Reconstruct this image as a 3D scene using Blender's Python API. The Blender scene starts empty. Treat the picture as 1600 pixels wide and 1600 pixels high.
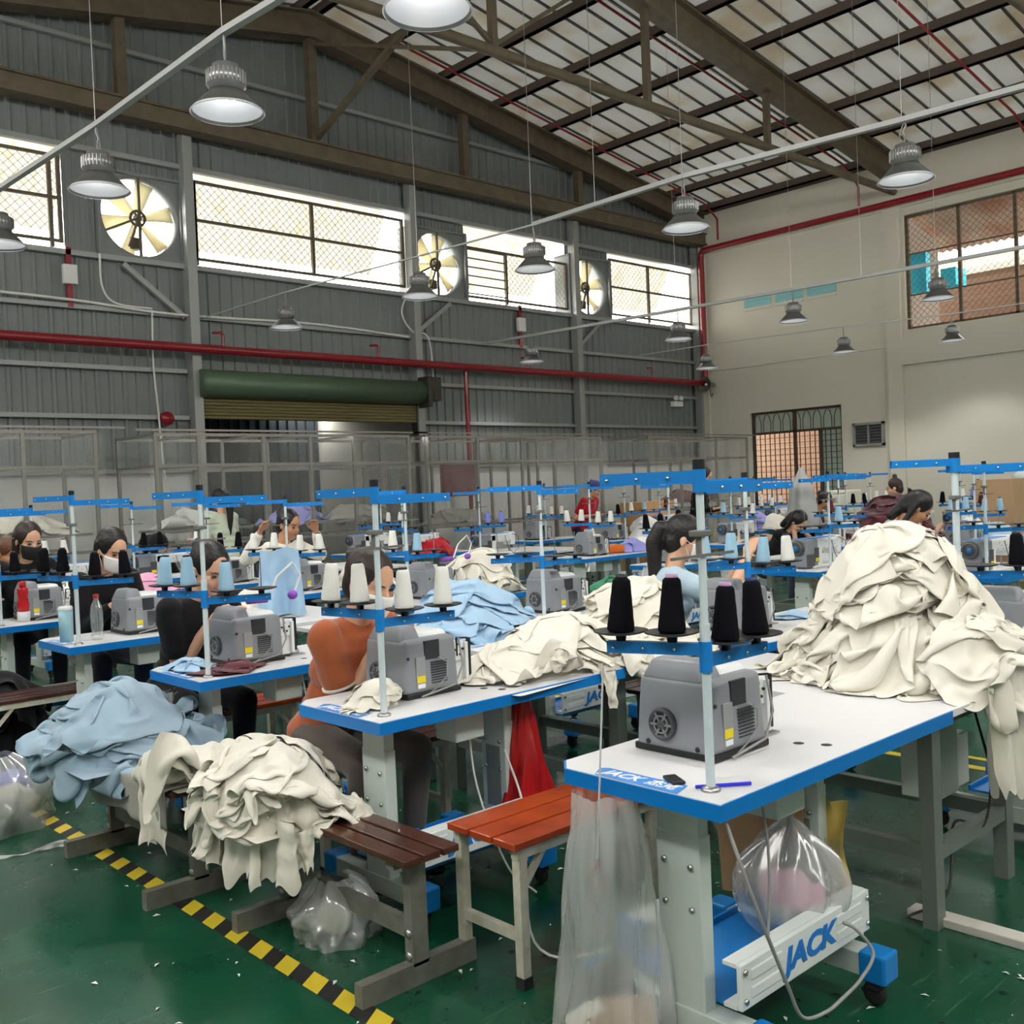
import bpy, bmesh, math, random
import numpy as np
from mathutils import Vector, Matrix, noise
R=math.radians; PI=math.pi
S=bpy.context.scene; COL=S.collection
random.seed(7)
# ------------------------------------------------------------------ camera, world, exposure
cd=bpy.data.cameras.new('camera'); cam=bpy.data.objects.new('camera',cd); COL.objects.link(cam)
YAW,PITCH,ROLL=R(42.86),R(-1.2),R(-2.39)
fw=Vector((math.sin(YAW)*math.cos(PITCH),math.cos(YAW)*math.cos(PITCH),math.sin(PITCH)))
r0=Vector((math.cos(YAW),-math.sin(YAW),0)); u0=r0.cross(fw)
rt=r0*math.cos(ROLL)+u0*math.sin(ROLL); up=-r0*math.sin(ROLL)+u0*math.cos(ROLL)
M=Matrix((rt,up,-fw)).transposed().to_4x4(); M.translation=Vector((0,0,1.5)); cam.matrix_world=M
cd.sensor_fit='HORIZONTAL'; cd.sensor_width=36; cd.lens=36*1580/1600; cd.clip_start=.05; cd.clip_end=200
S.camera=cam
wd=bpy.data.worlds.new('daylight'); S.world=wd; wd.use_nodes=True
nt=wd.node_tree; bg=nt.nodes['Background']
bg.inputs[0].default_value=(1,.985,.93,1); bg.inputs[1].default_value=10.0
S.view_settings.view_transform='Standard'; S.view_settings.look='None'; S.view_settings.gamma=1; S.view_settings.exposure=0.0
S.view_settings.use_curve_mapping=False
LAMP_W=78.0
# ------------------------------------------------------------------ materials
MATS={}
def mat(name,col,rough=.5,metal=0,spec=.5,bump=None,noise_=None,trans=0,alpha=None,emit=None,sheen=0,coat=0,ior=1.45,subs=0):
    if name in MATS: return MATS[name]
    m=bpy.data.materials.new(name); m.use_nodes=True; n=m.node_tree; b=n.nodes['Principled BSDF']
    b.inputs['Base Color'].default_value=(*col,1); b.inputs['Roughness'].default_value=rough; b.inputs['Metallic'].default_value=metal
    b.inputs['Specular IOR Level'].default_value=spec; b.inputs['Transmission Weight'].default_value=trans; b.inputs['IOR'].default_value=ior
    b.inputs['Sheen Weight'].default_value=sheen; b.inputs['Coat Weight'].default_value=coat
    if emit: b.inputs['Emission Color'].default_value=(*emit[0],1); b.inputs['Emission Strength'].default_value=emit[1]
    if alpha is not None: b.inputs['Alpha'].default_value=alpha
    tc=n.nodes.new('ShaderNodeTexCoord')
    if noise_:   # (scale, amount, second colour)
        t=n.nodes.new('ShaderNodeTexNoise'); t.inputs['Scale'].default_value=noise_[0]; t.inputs['Detail'].default_value=5
        n.links.new(tc.outputs['Object'],t.inputs['Vector'])
        cr=n.nodes.new('ShaderNodeMapRange'); cr.inputs[1].default_value=.35; cr.inputs[2].default_value=.7; cr.inputs[4].default_value=noise_[1]
        n.links.new(t.outputs['Fac'],cr.inputs[0])
        mx=n.nodes.new('ShaderNodeMix'); mx.data_type='RGBA'; mx.inputs[6].default_value=(*col,1); mx.inputs[7].default_value=(*noise_[2],1)
        n.links.new(cr.outputs[0],mx.inputs[0]); n.links.new(mx.outputs[2],b.inputs['Base Color'])
    if bump:     # (scale, strength, distance)
        t=n.nodes.new('ShaderNodeTexNoise'); t.inputs['Scale'].default_value=bump[0]; t.inputs['Detail'].default_value=4
        n.links.new(tc.outputs['Object'],t.inputs['Vector'])
        bp=n.nodes.new('ShaderNodeBump'); bp.inputs['Strength'].default_value=bump[1]; bp.inputs['Distance'].default_value=bump[2]
        n.links.new(t.outputs['Fac'],bp.inputs['Height']); n.links.new(bp.outputs[0],b.inputs['Normal'])
    MATS[name]=m; return m
def plastic_film(name,col,a,rough=.12,refl=.12):
    if name in MATS: return MATS[name]
    m=bpy.data.materials.new(name); m.use_nodes=True; n=m.node_tree; n.nodes.clear()
    out=n.nodes.new('ShaderNodeOutputMaterial'); tr=n.nodes.new('ShaderNodeBsdfTransparent'); tr.inputs[0].default_value=(.96,.97,.96,1)
    df=n.nodes.new('ShaderNodeBsdfDiffuse'); df.inputs[0].default_value=(*col,1)
    gl=n.nodes.new('ShaderNodeBsdfGlossy'); gl.inputs['Roughness'].default_value=rough
    lw=n.nodes.new('ShaderNodeLayerWeight'); lw.inputs[0].default_value=.35
    m1=n.nodes.new('ShaderNodeMixShader'); m1.inputs[0].default_value=a; n.links.new(tr.outputs[0],m1.inputs[1]); n.links.new(df.outputs[0],m1.inputs[2])
    mm=n.nodes.new('ShaderNodeMath'); mm.operation='MULTIPLY_ADD'; mm.inputs[1].default_value=.3; mm.inputs[2].default_value=refl; n.links.new(lw.outputs['Facing'],mm.inputs[0])
    m2=n.nodes.new('ShaderNodeMixShader'); n.links.new(mm.outputs[0],m2.inputs[0]); n.links.new(m1.outputs[0],m2.inputs[1]); n.links.new(gl.outputs[0],m2.inputs[2])
    n.links.new(m2.outputs[0],out.inputs[0]); MATS[name]=m; return m
def srgb(r,g,b):
    f=lambda c:(c/255/12.92 if c/255<=.04045 else ((c/255+.055)/1.055)**2.4)
    return (f(r),f(g),f(b))
laminate=mat('white_laminate',srgb(220,220,221),.32,spec=.4)
blue_edge=mat('blue_edge_band',srgb(0,118,198),.35)
blue_print=mat('blue_print',srgb(70,140,215),.35)
blue_logo=mat('blue_logo_paint',srgb(30,120,205),.4)
white_print=mat('white_print',srgb(238,240,242),.4)
leg_paint=mat('pale_leg_paint',srgb(196,206,200),.42)
beam_paint=mat('white_beam_paint',srgb(222,228,226),.4)
blue_plastic=mat('blue_bracket_plastic',srgb(22,128,208),.3)
black_pl=mat('black_plastic',(.012,.012,.014),.4)
rubber=mat('black_rubber',(.02,.02,.02),.7)
chrome=mat('chrome_bolt',(.6,.6,.6),.25,1)
steel=mat('steel',(.45,.45,.45),.35,.9)
grey_case=mat('grey_machine_case',srgb(138,141,146),.38)
grey_dark=mat('dark_grey_case',srgb(74,76,80),.4)
recess=mat('recess_grey',srgb(48,50,54),.5)
white_cast=mat('white_machine_paint',srgb(228,230,230),.28)
yellow_st=mat('yellow_sticker',srgb(235,215,30),.5)
label_gr=mat('grey_label',srgb(150,152,152),.5)
white_pole=mat('white_pole_paint',srgb(205,218,222),.3)
cord_gr=mat('grey_cord',srgb(150,150,148),.5)
cord_wh=mat('white_cord',srgb(215,215,210),.5)
cord_bk=mat('black_cord',(.02,.02,.02),.5)
bench_steel=mat('olive_grey_bench_steel',srgb(120,121,112),.5,noise_=(14,.6,srgb(82,80,70)))
bench_cream=mat('cream_bench_paint',srgb(205,204,188),.5,noise_=(22,.5,srgb(150,140,115)))
wood_br=mat('dark_brown_slat',srgb(82,46,32),.28,noise_=(9,.8,srgb(56,30,22)),coat=.3)
wood_or=mat('orange_slat',srgb(178,72,28),.25,noise_=(7,.8,srgb(140,50,18)),coat=.4)
rust=mat('brown_roof_steel',srgb(100,90,72),.6,noise_=(5,.7,srgb(78,68,56)))
purlin_m=mat('dark_purlin_steel',srgb(84,72,62),.6)
girt_m=mat('galvanised_girt',srgb(150,152,150),.45,.3)
corr_m=mat('grey_corrugated_sheet',srgb(122,126,126),.5,.1,noise_=(1.2,.35,srgb(104,108,108)))
roof_m=mat('roof_sheet',srgb(205,204,198),.4,.25,noise_=(.6,.5,srgb(186,183,170)))
roof_seam=mat('roof_seam',srgb(84,82,76),.5)
wall_w=mat('white_plaster',srgb(206,202,188),.8,noise_=(.7,.4,srgb(196,191,174)),bump=(30,.1,.01))
wain_m=mat('white_wainscot',srgb(212,211,208),.6)
red_pipe=mat('red_pipe_paint',srgb(132,20,32),.3,coat=.2)
lampgrey=mat('lamp_housing',srgb(120,120,120),.3,.7)
lamp_in=mat('ribbed_reflector',srgb(205,207,210),.35,.2)
led=mat('led_disc',(1,1,1),.5,emit=((1,.98,.96),26))
cond=mat('conduit',srgb(172,174,172),.4,.3)
film=plastic_film('clear_curtain_film',(.66,.68,.67),.12,.10,.04)
bagfilm=plastic_film('clear_bag_film',(.8,.82,.82),.34,.16,.10)
skin=mat('skin',srgb(216,168,138),.5,sheen=.1); skin2=mat('skin_tan',srgb(196,142,108),.5)
hair_b=mat('black_hair',(.012,.010,.010),.42,bump=(60,.5,.01)); hair_br=mat('brown_hair',srgb(96,62,42),.45,bump=(60,.5,.01)); hair_db=mat('dark_brown_hair',srgb(46,34,30),.42,bump=(60,.5,.01))
lip=mat('lip',srgb(176,96,88),.5); eye_m=mat('eye',(.02,.015,.015),.25)
def cloth(name,c,sh=.25,b=(180,.12,.004)): return mat(name,c,.82,spec=.2,sheen=sh,bump=b)
cream=cloth('cream_jersey',srgb(224,220,207)); lblue=cloth('light_blue_jersey',srgb(158,190,216)); pblue=cloth('dusty_blue_jersey',srgb(150,174,190))
maroon=cloth('maroon_jersey',srgb(88,28,40)); navy=cloth('indigo_cuff_cloth',srgb(70,76,130)); greyc=cloth('grey_cover_cloth',srgb(150,147,138)); black_c=cloth('black_cloth',(.008,.008,.010),.1)
violet=cloth('violet_cloth',srgb(150,150,215)); green_c=cloth('green_cloth',srgb(60,130,95)); red_c=cloth('red_cloth',srgb(180,24,40)); brownc=cloth('tan_cloth',srgb(170,135,110)); orange_c=cloth('orange_cloth',srgb(215,110,40))
pink_c=cloth('pink_cloth',srgb(235,170,200)); rust_top=cloth('rust_orange_knit',srgb(165,88,52),.3); paleg=cloth('pale_green_shirt',srgb(200,210,188)); paleb=cloth('pale_blue_shirt',srgb(178,200,214)); white_c=cloth('white_cloth',srgb(232,232,230)); dkden=cloth('dark_denim',srgb(40,44,56)); brownpants=cloth('brown_check_trousers',srgb(88,80,74))
th_white=mat('white_thread',srgb(226,226,220),.75,sheen=.3); th_black=mat('black_thread',(.004,.004,.006),.85,spec=.15); th_blue=mat('light_blue_thread',srgb(150,190,215),.75,sheen=.3); th_viol=mat('violet_thread',srgb(120,130,210),.75); th_mar=mat('maroon_thread',srgb(92,26,40),.75)
# corrugated awning: lit through from the sky outside
def translucent(name,col,mixf,sc=(1,1,1)):
    m=bpy.data.materials.new(name); m.use_nodes=True; n=m.node_tree; n.nodes.clear()
    o=n.nodes.new('ShaderNodeOutputMaterial'); a=n.nodes.new('ShaderNodeBsdfDiffuse'); b=n.nodes.new('ShaderNodeBsdfTranslucent'); x=n.nodes.new('ShaderNodeMixShader')
    tc=n.nodes.new('ShaderNodeTexCoord'); t=n.nodes.new('ShaderNodeTexNoise'); t.inputs['Scale'].default_value=1.3; mp=n.nodes.new('ShaderNodeMapping'); mp.inputs['Scale'].default_value=sc; n.links.new(tc.outputs['Object'],mp.inputs[0]); n.links.new(mp.outputs[0],t.inputs['Vector'])
    mx=n.nodes.new('ShaderNodeMix'); mx.data_type='RGBA'; mx.inputs[6].default_value=(*col,1); mx.inputs[7].default_value=(col[0]*.86,col[1]*.78,col[2]*.66,1)
    mr=n.nodes.new('ShaderNodeMapRange'); mr.inputs[1].default_value=.5; mr.inputs[2].default_value=.68; n.links.new(t.outputs['Fac'],mr.inputs[0]); n.links.new(mr.outputs[0],mx.inputs[0])
    n.links.new(mx.outputs[2],a.inputs[0]); n.links.new(mx.outputs[2],b.inputs[0]); x.inputs[0].default_value=mixf
    n.links.new(a.outputs[0],x.inputs[1]); n.links.new(b.outputs[0],x.inputs[2]); n.links.new(x.outputs[0],o.inputs[0]); return m
awning_m=translucent('translucent_awning',srgb(154,151,140),.5,(9,9,.7))
roof_m=translucent('roof_sheet_added_glow',srgb(208,208,206),.19)  # see-through share added so sky light brightens the roof and the hall
# green epoxy floor
def floor_mat():
    m=bpy.data.materials.new('green_epoxy'); m.use_nodes=True; n=m.node_tree; b=n.nodes['Principled BSDF']
    tc=n.nodes.new('ShaderNodeTexCoord')
    t=n.nodes.new('ShaderNodeTexNoise'); t.inputs['Scale'].default_value=.9; t.inputs['Detail'].default_value=8; t.inputs['Roughness'].default_value=.65
    n.links.new(tc.outputs['Object'],t.inputs['Vector'])
    cr=n.nodes.new('ShaderNodeValToRGB'); cr.color_ramp.elements[0].position=.35; cr.color_ramp.elements[0].color=(*srgb(5,58,36),1); cr.color_ramp.elements[1].position=.72; cr.color_ramp.elements[1].color=(*srgb(20,86,60),1)
    n.links.new(t.outputs['Fac'],cr.inputs[0])
    # scratches
    mp=n.nodes.new('ShaderNodeMapping'); mp.inputs['Scale'].default_value=(1.2,26,1); mp.inputs['Rotation'].default_value=(0,0,.9); n.links.new(tc.outputs['Object'],mp.inputs[0])
    t2=n.nodes.new('ShaderNodeTexNoise'); t2.inputs['Scale'].default_value=2.2; t2.inputs['Detail'].default_value=6; n.links.new(mp.outputs[0],t2.inputs['Vector'])
    mr=n.nodes.new('ShaderNodeMapRange'); mr.inputs[1].default_value=.62; mr.inputs[2].default_value=.74; mr.inputs[4].default_value=.22; n.links.new(t2.outputs['Fac'],mr.inputs[0])
    mx=n.nodes.new('ShaderNodeMix'); mx.data_type='RGBA'; n.links.new(mr.outputs[0],mx.inputs[0]); n.links.new(cr.outputs[0],mx.inputs[6]); mx.inputs[7].default_value=(*srgb(120,160,140),1)
    n.links.new(mx.outputs[2],b.inputs['Base Color'])
    mr2=n.nodes.new('ShaderNodeMapRange'); mr2.inputs[3].default_value=.14; mr2.inputs[4].default_value=.4; n.links.new(t.outputs['Fac'],mr2.inputs[0]); n.links.new(mr2.outputs[0],b.inputs['Roughness'])
    b.inputs['Specular IOR Level'].default_value=.6
    return m
floor_m=floor_mat()
def brick_mat():
    m=bpy.data.materials.new('orange_brick'); m.use_nodes=True; n=m.node_tree; b=n.nodes['Principled BSDF']; b.inputs['Roughness'].default_value=.9
    tc=n.nodes.new('ShaderNodeTexCoord'); mp=n.nodes.new('ShaderNodeMapping'); mp.inputs['Rotation'].default_value=(R(90),0,R(90)); n.links.new(tc.outputs['Object'],mp.inputs[0])
    t=n.nodes.new('ShaderNodeTexBrick'); t.inputs['Scale'].default_value=4.2; t.inputs['Color1'].default_value=(*srgb(134,106,88),1); t.inputs['Color2'].default_value=(*srgb(128,98,80),1); t.inputs['Mortar'].default_value=(*srgb(100,82,72),1)
    n.links.new(mp.outputs[0],t.inputs['Vector']); n.links.new(t.outputs['Color'],b.inputs['Base Color']); return m
brick_m=brick_mat()
# ------------------------------------------------------------------ mesh builder
class MB:
    def __init__(s): s.v=[]; s.f=[]; s.sm=[]
    def add(s,v,f,sm=False):
        o=len(s.v); s.v+= [tuple(p) for p in v]; s.f+=[tuple(i+o for i in q) for q in f]; s.sm+=[sm]*len(f); return s
    def box(s,x0,x1,y0,y1,z0,z1,ch=0):
        if ch<=0:
            return s.add([(x,y,z) for z in (z0,z1) for x,y in ((x0,y0),(x1,y0),(x1,y1),(x0,y1))],[(3,2,1,0),(4,5,6,7),(0,1,5,4),(1,2,6,5),(2,3,7,6),(3,0,4,7)])
        bm=bmesh.new(); bmesh.ops.create_cube(bm,size=1)
        for v in bm.verts: v.co=Vector(((x0+x1)/2+v.co.x*(x1-x0),(y0+y1)/2+v.co.y*(y1-y0),(z0+z1)/2+v.co.z*(z1-z0)))
        bmesh.ops.bevel(bm,geom=bm.edges[:],offset=ch,segments=2,affect='EDGES',profile=.5)
        s.bm(bm); return s
    def bm(s,bm,sm=False,mtx=None):
        bm.verts.index_update(); s.add([(mtx@v.co if mtx else v.co) for v in bm.verts],[[v.index for v in f.verts] for f in bm.faces],sm); bm.free(); return s
    def bar(s,p,q,w,h=None,upv=(0,0,1)):
        h=h or w; p=Vector(p);q=Vector(q);d=(q-p).normalized(); u=Vector(upv)
        if abs(d.dot(u))>.98: u=Vector((0,1,0))
        a=d.cross(u).normalized()*w/2; b=a.cross(d).normalized()*h/2
        return s.add([p-a-b,p+a-b,p+a+b,p-a+b,q-a-b,q+a-b,q+a+b,q-a+b],[(3,2,1,0),(4,5,6,7),(0,1,5,4),(1,2,6,5),(2,3,7,6),(3,0,4,7)])
    def tube(s,pts,r,n=8,cap=True,sm=True):
        pts=[Vector(p) for p in pts]; rr=r if isinstance(r,(list,tuple)) else [r]*len(pts)
        d0=(pts[1]-pts[0]).normalized(); u=Vector((0,0,1)) if abs(d0.z)<.9 else Vector((1,0,0)); a=d0.cross(u).normalized()
        V=[];N=len(pts)
        for i,p in enumerate(pts):
            d=(pts[min(i+1,N-1)]-pts[max(i-1,0)]).normalized(); a=(a-d*a.dot(d)).normalized(); b=d.cross(a)
            for k in range(n):
                t=2*PI*k/n; V.append(p+(a*math.cos(t)+b*math.sin(t))*rr[i])
        F=[(i*n+k,i*n+(k+1)%n,(i+1)*n+(k+1)%n,(i+1)*n+k) for i in range(N-1) for k in range(n)]
        s.add(V,F,sm)
        if cap: s.add(V[:n],[tuple(range(n-1,-1,-1))]); s.add(V[-n:],[tuple(range(n))])
        return s
    def lathe(s,c,prof,n=24,axis='z',sm=True):
        V=[];c=Vector(c)
        for r,z in prof:
            for k in range(n):
                t=2*PI*k/n; x,y=r*math.cos(t),r*math.sin(t)
                V.append(c+(Vector((x,y,z)) if axis=='z' else Vector((z,x,y)) if axis=='x' else Vector((x,z,y))))
        return s.add(V,[(i*n+k,i*n+(k+1)%n,(i+1)*n+(k+1)%n,(i+1)*n+k) for i in range(len(prof)-1) for k in range(n)],sm)
    def ball(s,c,rad,seg=16,rings=10,rot=None):
        bm=bmesh.new(); bmesh.ops.create_uvsphere(bm,u_segments=seg,v_segments=rings,radius=1)
        rx,ry,rz=rad if isinstance(rad,(list,tuple)) else (rad,)*3
        m=Matrix.Translation(Vector(c))@(rot.to_4x4() if rot else Matrix())@Matrix.Diagonal((rx,ry,rz,1))
        return s.bm(bm,True,m)
    def grid(s,P,sm=True):
        n,m=len(P),len(P[0]); return s.add([p for r in P for p in r],[(i*m+j,(i+1)*m+j,(i+1)*m+j+1,i*m+j+1) for i in range(n-1) for j in range(m-1)],sm)
    def mesh(s,name,ma=None):
        me=bpy.data.meshes.new(name); me.from_pydata([tuple(v) for v in s.v],[],s.f); me.polygons.foreach_set('use_smooth',s.sm); me.update()
        if ma: me.materials.append(ma)
        return me
    def build(s,name,ma,parent=None,loc=None,fix=True):
        me=s.mesh(name,ma)
        if fix and len(s.f)<4000:
            bm=bmesh.new(); bm.from_mesh(me); bmesh.ops.recalc_face_normals(bm,faces=bm.faces); bm.to_mesh(me); bm.free()
        o=bpy.data.objects.new(name,me); COL.objects.link(o); o.parent=parent
        if loc: o.location=loc
        return o
def tag(o,label=None,cat=None,group=None,kind=None):
    if label: o['label']=label
    if cat: o['category']=cat
    if group: o['group']=group
    if kind: o['kind']=kind
    return o
def thing(name,label,cat,loc=(0,0,0),rz=0,group=None):
    o=bpy.data.objects.new(name,None); COL.objects.link(o); o.location=loc; o.rotation_euler=(0,0,rz); o.empty_display_size=.1
    return tag(o,label,cat,group)
def struct(name,mb,ma,label=None): 
    o=mb.build(name,ma) if isinstance(mb,MB) else mb
    return tag(o,label,kind='structure')
KIDS={}
def copy_tree(o,parent=None):
    c=o.copy(); COL.objects.link(c); c.parent=parent
    for ch in list(o.children): copy_tree(ch,c)
    return c
def place(proto,used,loc,rz,label,cat=None,group=None):
    """first call moves the prototype itself, later calls copy it"""
    o=proto if not used else copy_tree(proto)
    o.location=loc; o.rotation_euler=(0,0,rz); tag(o,label,cat,group); return o
def text_mesh(txt,size,shear=0,bold=.0,name='lettering'):
    c=bpy.data.curves.new('t','FONT'); c.body=txt; c.size=size; c.shear=shear; c.offset=bold; c.align_x='CENTER'; c.align_y='CENTER'; c.resolution_u=3; c.extrude=.0008
    o=bpy.data.objects.new('t',c); COL.objects.link(o); dg=bpy.context.evaluated_depsgraph_get(); dg.update()
    me=bpy.data.meshes.new_from_object(o.evaluated_get(dg)); bpy.data.objects.remove(o); me.name=name; return me
def text_obj(txt,size,ma,parent,loc,rot,shear=0,bold=0,name='lettering',sx=1):
    me=text_mesh(txt,size,shear,bold,name); me.materials.clear(); me.materials.append(ma)
    o=bpy.data.objects.new(name,me); COL.objects.link(o); o.parent=parent; o.location=loc; o.rotation_euler=rot; o.scale=(sx,1,1); return o
# ------------------------------------------------------------------ building shell
GY=14.0; WX=18.886; RX=8.75           # grey wall plane, white wall plane, ridge
def rbot(x): return (8.67-.155*(x-RX)) if x>RX else (8.67-.177*(RX-x))
def rtop(x): return rbot(x)+.62
XL,YB=-2.4,-3.2
b=MB(); b.box(XL,WX+.2,YB,GY+7,-.1,0); floor=struct('floor',b,floor_m)
# corrugated sheets ------------------------------------------------
def corr(mb,x0,x1,z0,z1,y,per=.19,dep=.03,axis='x'):
    """sheet standing on line y; z0,z1 numbers or functions of x"""
    f0=z0 if callable(z0) else (lambda x:z0); f1=z1 if callable(z1) else (lambda x:z1)
    n=max(1,round((x1-x0)/per)); p=(x1-x0)/n; xs=[]
    for i in range(n):
        a=x0+i*p; xs+=[(a,0),(a+p*.62,0),(a+p*.70,-dep),(a+p*.92,-dep)]
    xs.append((x1,0)); V=[]
    for x,d in xs:
        if axis=='x': V+=[(x,y+d,f0(x)),(x,y+d,f1(x))]
        else: V+=[(y+d,x,f0(x)),(y+d,x,f1(x))]
    mb.add(V,[(2*i,2*i+2,2*i+3,2*i+1) for i in range(len(xs)-1)])
wl=MB()
corr(wl,XL,6.70,1.98,4.95,GY); corr(wl,6.70,10.77,3.25,4.95,GY); corr(wl,10.77,WX,1.98,4.95,GY)
corr(wl,XL,RX,6.36,rtop,GY); corr(wl,RX,WX,6.36,rtop,GY)
wall_g=struct('wall_north',wl,corr_m)
b=MB(); b.box(XL,6.68,GY-.02,GY+.12,0,1.98); b.box(10.8,WX,GY-.02,GY+.12,0,1.98); struct('wall_wainscot',b,wain_m)
# small closed strips of sheet beside the fans
b=MB(); corr(b,5.0,5.42,4.95,6.36,GY,per=.08,dep=.02); corr(b,XL,1.0,4.95,6.36,GY)
for x0 in (5.42,10.8,14.7): corr(b,x0,x0+1.26,6.16,6.37,GY,per=.08,dep=.02)
struct('wall_north_strip',b,corr_m)
b=MB()
for z in (7.84,7.10,4.22,3.42,2.75):
    x1=WX if z<4.3 else WX-.05
    if z>7.5: b.box(3.0,14.6,GY-.12,GY-.05,z-.03,z+.03)
    elif z<3.3: b.box(XL,6.6,GY-.12,GY-.05,z-.03,z+.03); b.box(10.85,WX,GY-.12,GY-.05,z-.03,z+.03)
    elif z<3.6: b.box(XL,6.6,GY-.12,GY-.05,z-.03,z+.03); b.box(10.85,WX,GY-.12,GY-.05,z-.03,z+.03)
    else: b.box(XL,x1,GY-.12,GY-.05,z-.03,z+.03)
b.box(XL,WX,GY-.13,GY-.04,6.33,6.40); b.box(XL,WX,GY-.13,GY-.02,4.90,4.97); b.box(XL,WX,GY-.09,GY-.02,1.96,2.02)
for (p,q) in (((5.74,4.87),(6.6,4.2)),((10.75,4.25),(11.6,4.88)),((14.8,4.25),(15.6,4.88))):
    b.bar((p[0],GY-.1,p[1]),(q[0],GY-.1,q[1]),.07)
struct('trim_1',b,girt_m)
b=MB()
for x in (2.66,6.70,10.76,14.81,WX-.08): b.box(x-.07,x+.07,GY-.24,GY-.06,0,6.83)
struct('column_north',b,girt_m)
# end frame: chord, posts, rafters
b=MB()
b.box(XL,WX,GY-.45,GY-.28,6.83,7.03); b.box(XL,WX,GY-.5,GY-.23,6.79,6.83); b.box(XL,WX,GY-.5,GY-.23,7.03,7.06)
for x in (2.66,5.73,8.76,11.87,14.81): b.box(x-.07,x+.07,GY-.42,GY-.28,7.05,rbot(x)+.05)
struct('beam_north_chord',b,rust)
def rafter(y,w=.22,hh=.42):
    b=MB()
    for x0,x1 in ((XL,RX),(RX,WX+.05)):
        for dz0,dz1,ww in ((0,.03,w),(.03,hh-.03,w*.25),(hh-.03,hh,w)):
            V=[];
            for x in (x0,x1):
                for yy in (y-ww/2,y+ww/2):
                    for dz in (dz0,dz1): V.append((x,yy,rbot(x)+dz))
            b.add(V,[(0,1,3,2),(4,6,7,5),(0,4,5,1),(2,3,7,6),(1,5,7,3),(0,2,6,4)])
    return b
YF=(GY-.35,9.15,4.5,-.1)
b=MB()
for i,y in enumerate(YF): 
    q=rafter(y,.3 if i==0 else .26); b.add(q.v,q.f)
struct('beam_rafter',b,rust)
b=MB()
for y in YF[1:]:
    b.tube([(RX-10.5,y,6.85),(WX,y,6.92)],.07,10)
    for x in (5.2,8.5,11.45,14.5): b.box(x-.045,x+.045,y-.045,y+.045,6.88,rbot(x)+.02)
    b.bar((8.5,y,6.95),(10.6,y,rbot(10.6)+.05),.05); b.bar((8.5,y,6.95),(6.4,y,rbot(6.4)+.05),.05)
b.bar((8.8,GY-.4,7.15),(8.75,9.3,8.62),.08); b.bar((8.8,GY-.4,8.6),(8.7,9.3,7.0),.05)
struct('beam_tie',b,rust)
# purlins and roof sheets
b=MB(); pz=.42
xs=[RX+.15+1.26*k for k in range(0,9)]+[RX-.15-1.26*k for k in range(0,9)]+[WX-.12]
for x in xs:
    z=rbot(x)+pz; b.box(x-.035,x+.035,YB,GY,z,z+.15); b.box(x-.035,x+.045,YB,GY,z,z+.02)
struct('beam_purlin',b,purlin_m)
b=MB()
for x0,x1 in ((XL-.3,RX),(RX,WX+.3)):
    z0,z1=rbot(x0)+.60,rbot(x1)+.60
    b.add([(x0,YB,z0),(x1,YB,z1),(x1,GY+.1,z1),(x0,GY+.1,z0),(x0,YB,z0+.06),(x1,YB,z1+.06),(x1,GY+.1,z1+.06),(x0,GY+.1,z0+.06)],[(0,1,2,3),(4,7,6,5),(0,4,5,1),(2,6,7,3)])
struct('ceiling',b,roof_m)
b=MB(); y=YB+.2
while y<GY:
    for x0,x1 in ((XL,RX),(RX,WX)): b.bar((x0,y,rbot(x0)+.585),(x1,y,rbot(x1)+.585),.035,.03)
    y+=.42
struct('trim_2',b,roof_seam)
# white wall -------------------
WT=lambda y:7.45
W1=(6.0,9.03,4.27,6.45); W2=(10.44,12.6,.95,2.97)      # y0,y1,z0,z1 of the openings
b=MB(); T=.24
def wbox(y0,y1,z0,z1): b.box(WX,WX+T,y0,y1,z0,z1)
wbox(W2[1],GY+.1,0,7.5); wbox(W1[1],W2[1],W2[3],7.5); wbox(W2[0],W2[1],0,W2[2]); wbox(W1[1],W2[0],0,W2[3])
wbox(W1[0],W1[1],0,W1[2]); wbox(W1[0],W1[1],W1[3],7.5); wbox(YB,W1[0],0,7.5)
struct('wall_east',b,wall_w)
b=MB(); b.box(WX-.07,WX,9.10,9.40,0,6.6); b.box(WX-.07,WX,9.1,13.7,6.6,7.4); b.box(WX-.07,WX,13.62,13.9,0,7.4)   # pilasters and ring beam
b.box(WX-.07,WX,YB,9.1,3.6,4.1); b.box(WX-.03,WX,9.4,13.62,3.98,4.12); b.box(WX-.07,WX,YB,9.1,6.6,7.4)
struct('trim_3',b,wall_w)
b=MB(); b.box(XL-.2,XL,YB,GY,0,5.0); b.box(XL-.2,XL,YB,GY,6.2,7.4)  # unseen wall; high open strip added to let in more daylight
for y in (YB,0.2,4.5,9.15,13.7): b.box(XL-.2,XL,y,y+.3,5,6.2)
struct('wall_west',b,wain_m)
b=MB(); b.box(XL,WX,YB-.2,YB,0,5.0); b.box(XL,WX,YB-.2,YB,6.2,9.4)  # gap left high up in this unseen wall, added as a daylight source
for x in (XL,2.66,6.7,10.76,14.81,WX-.3): b.box(x,x+.3,YB-.2,YB,5,6.2)
struct('wall_south',b,wain_m)
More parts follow.
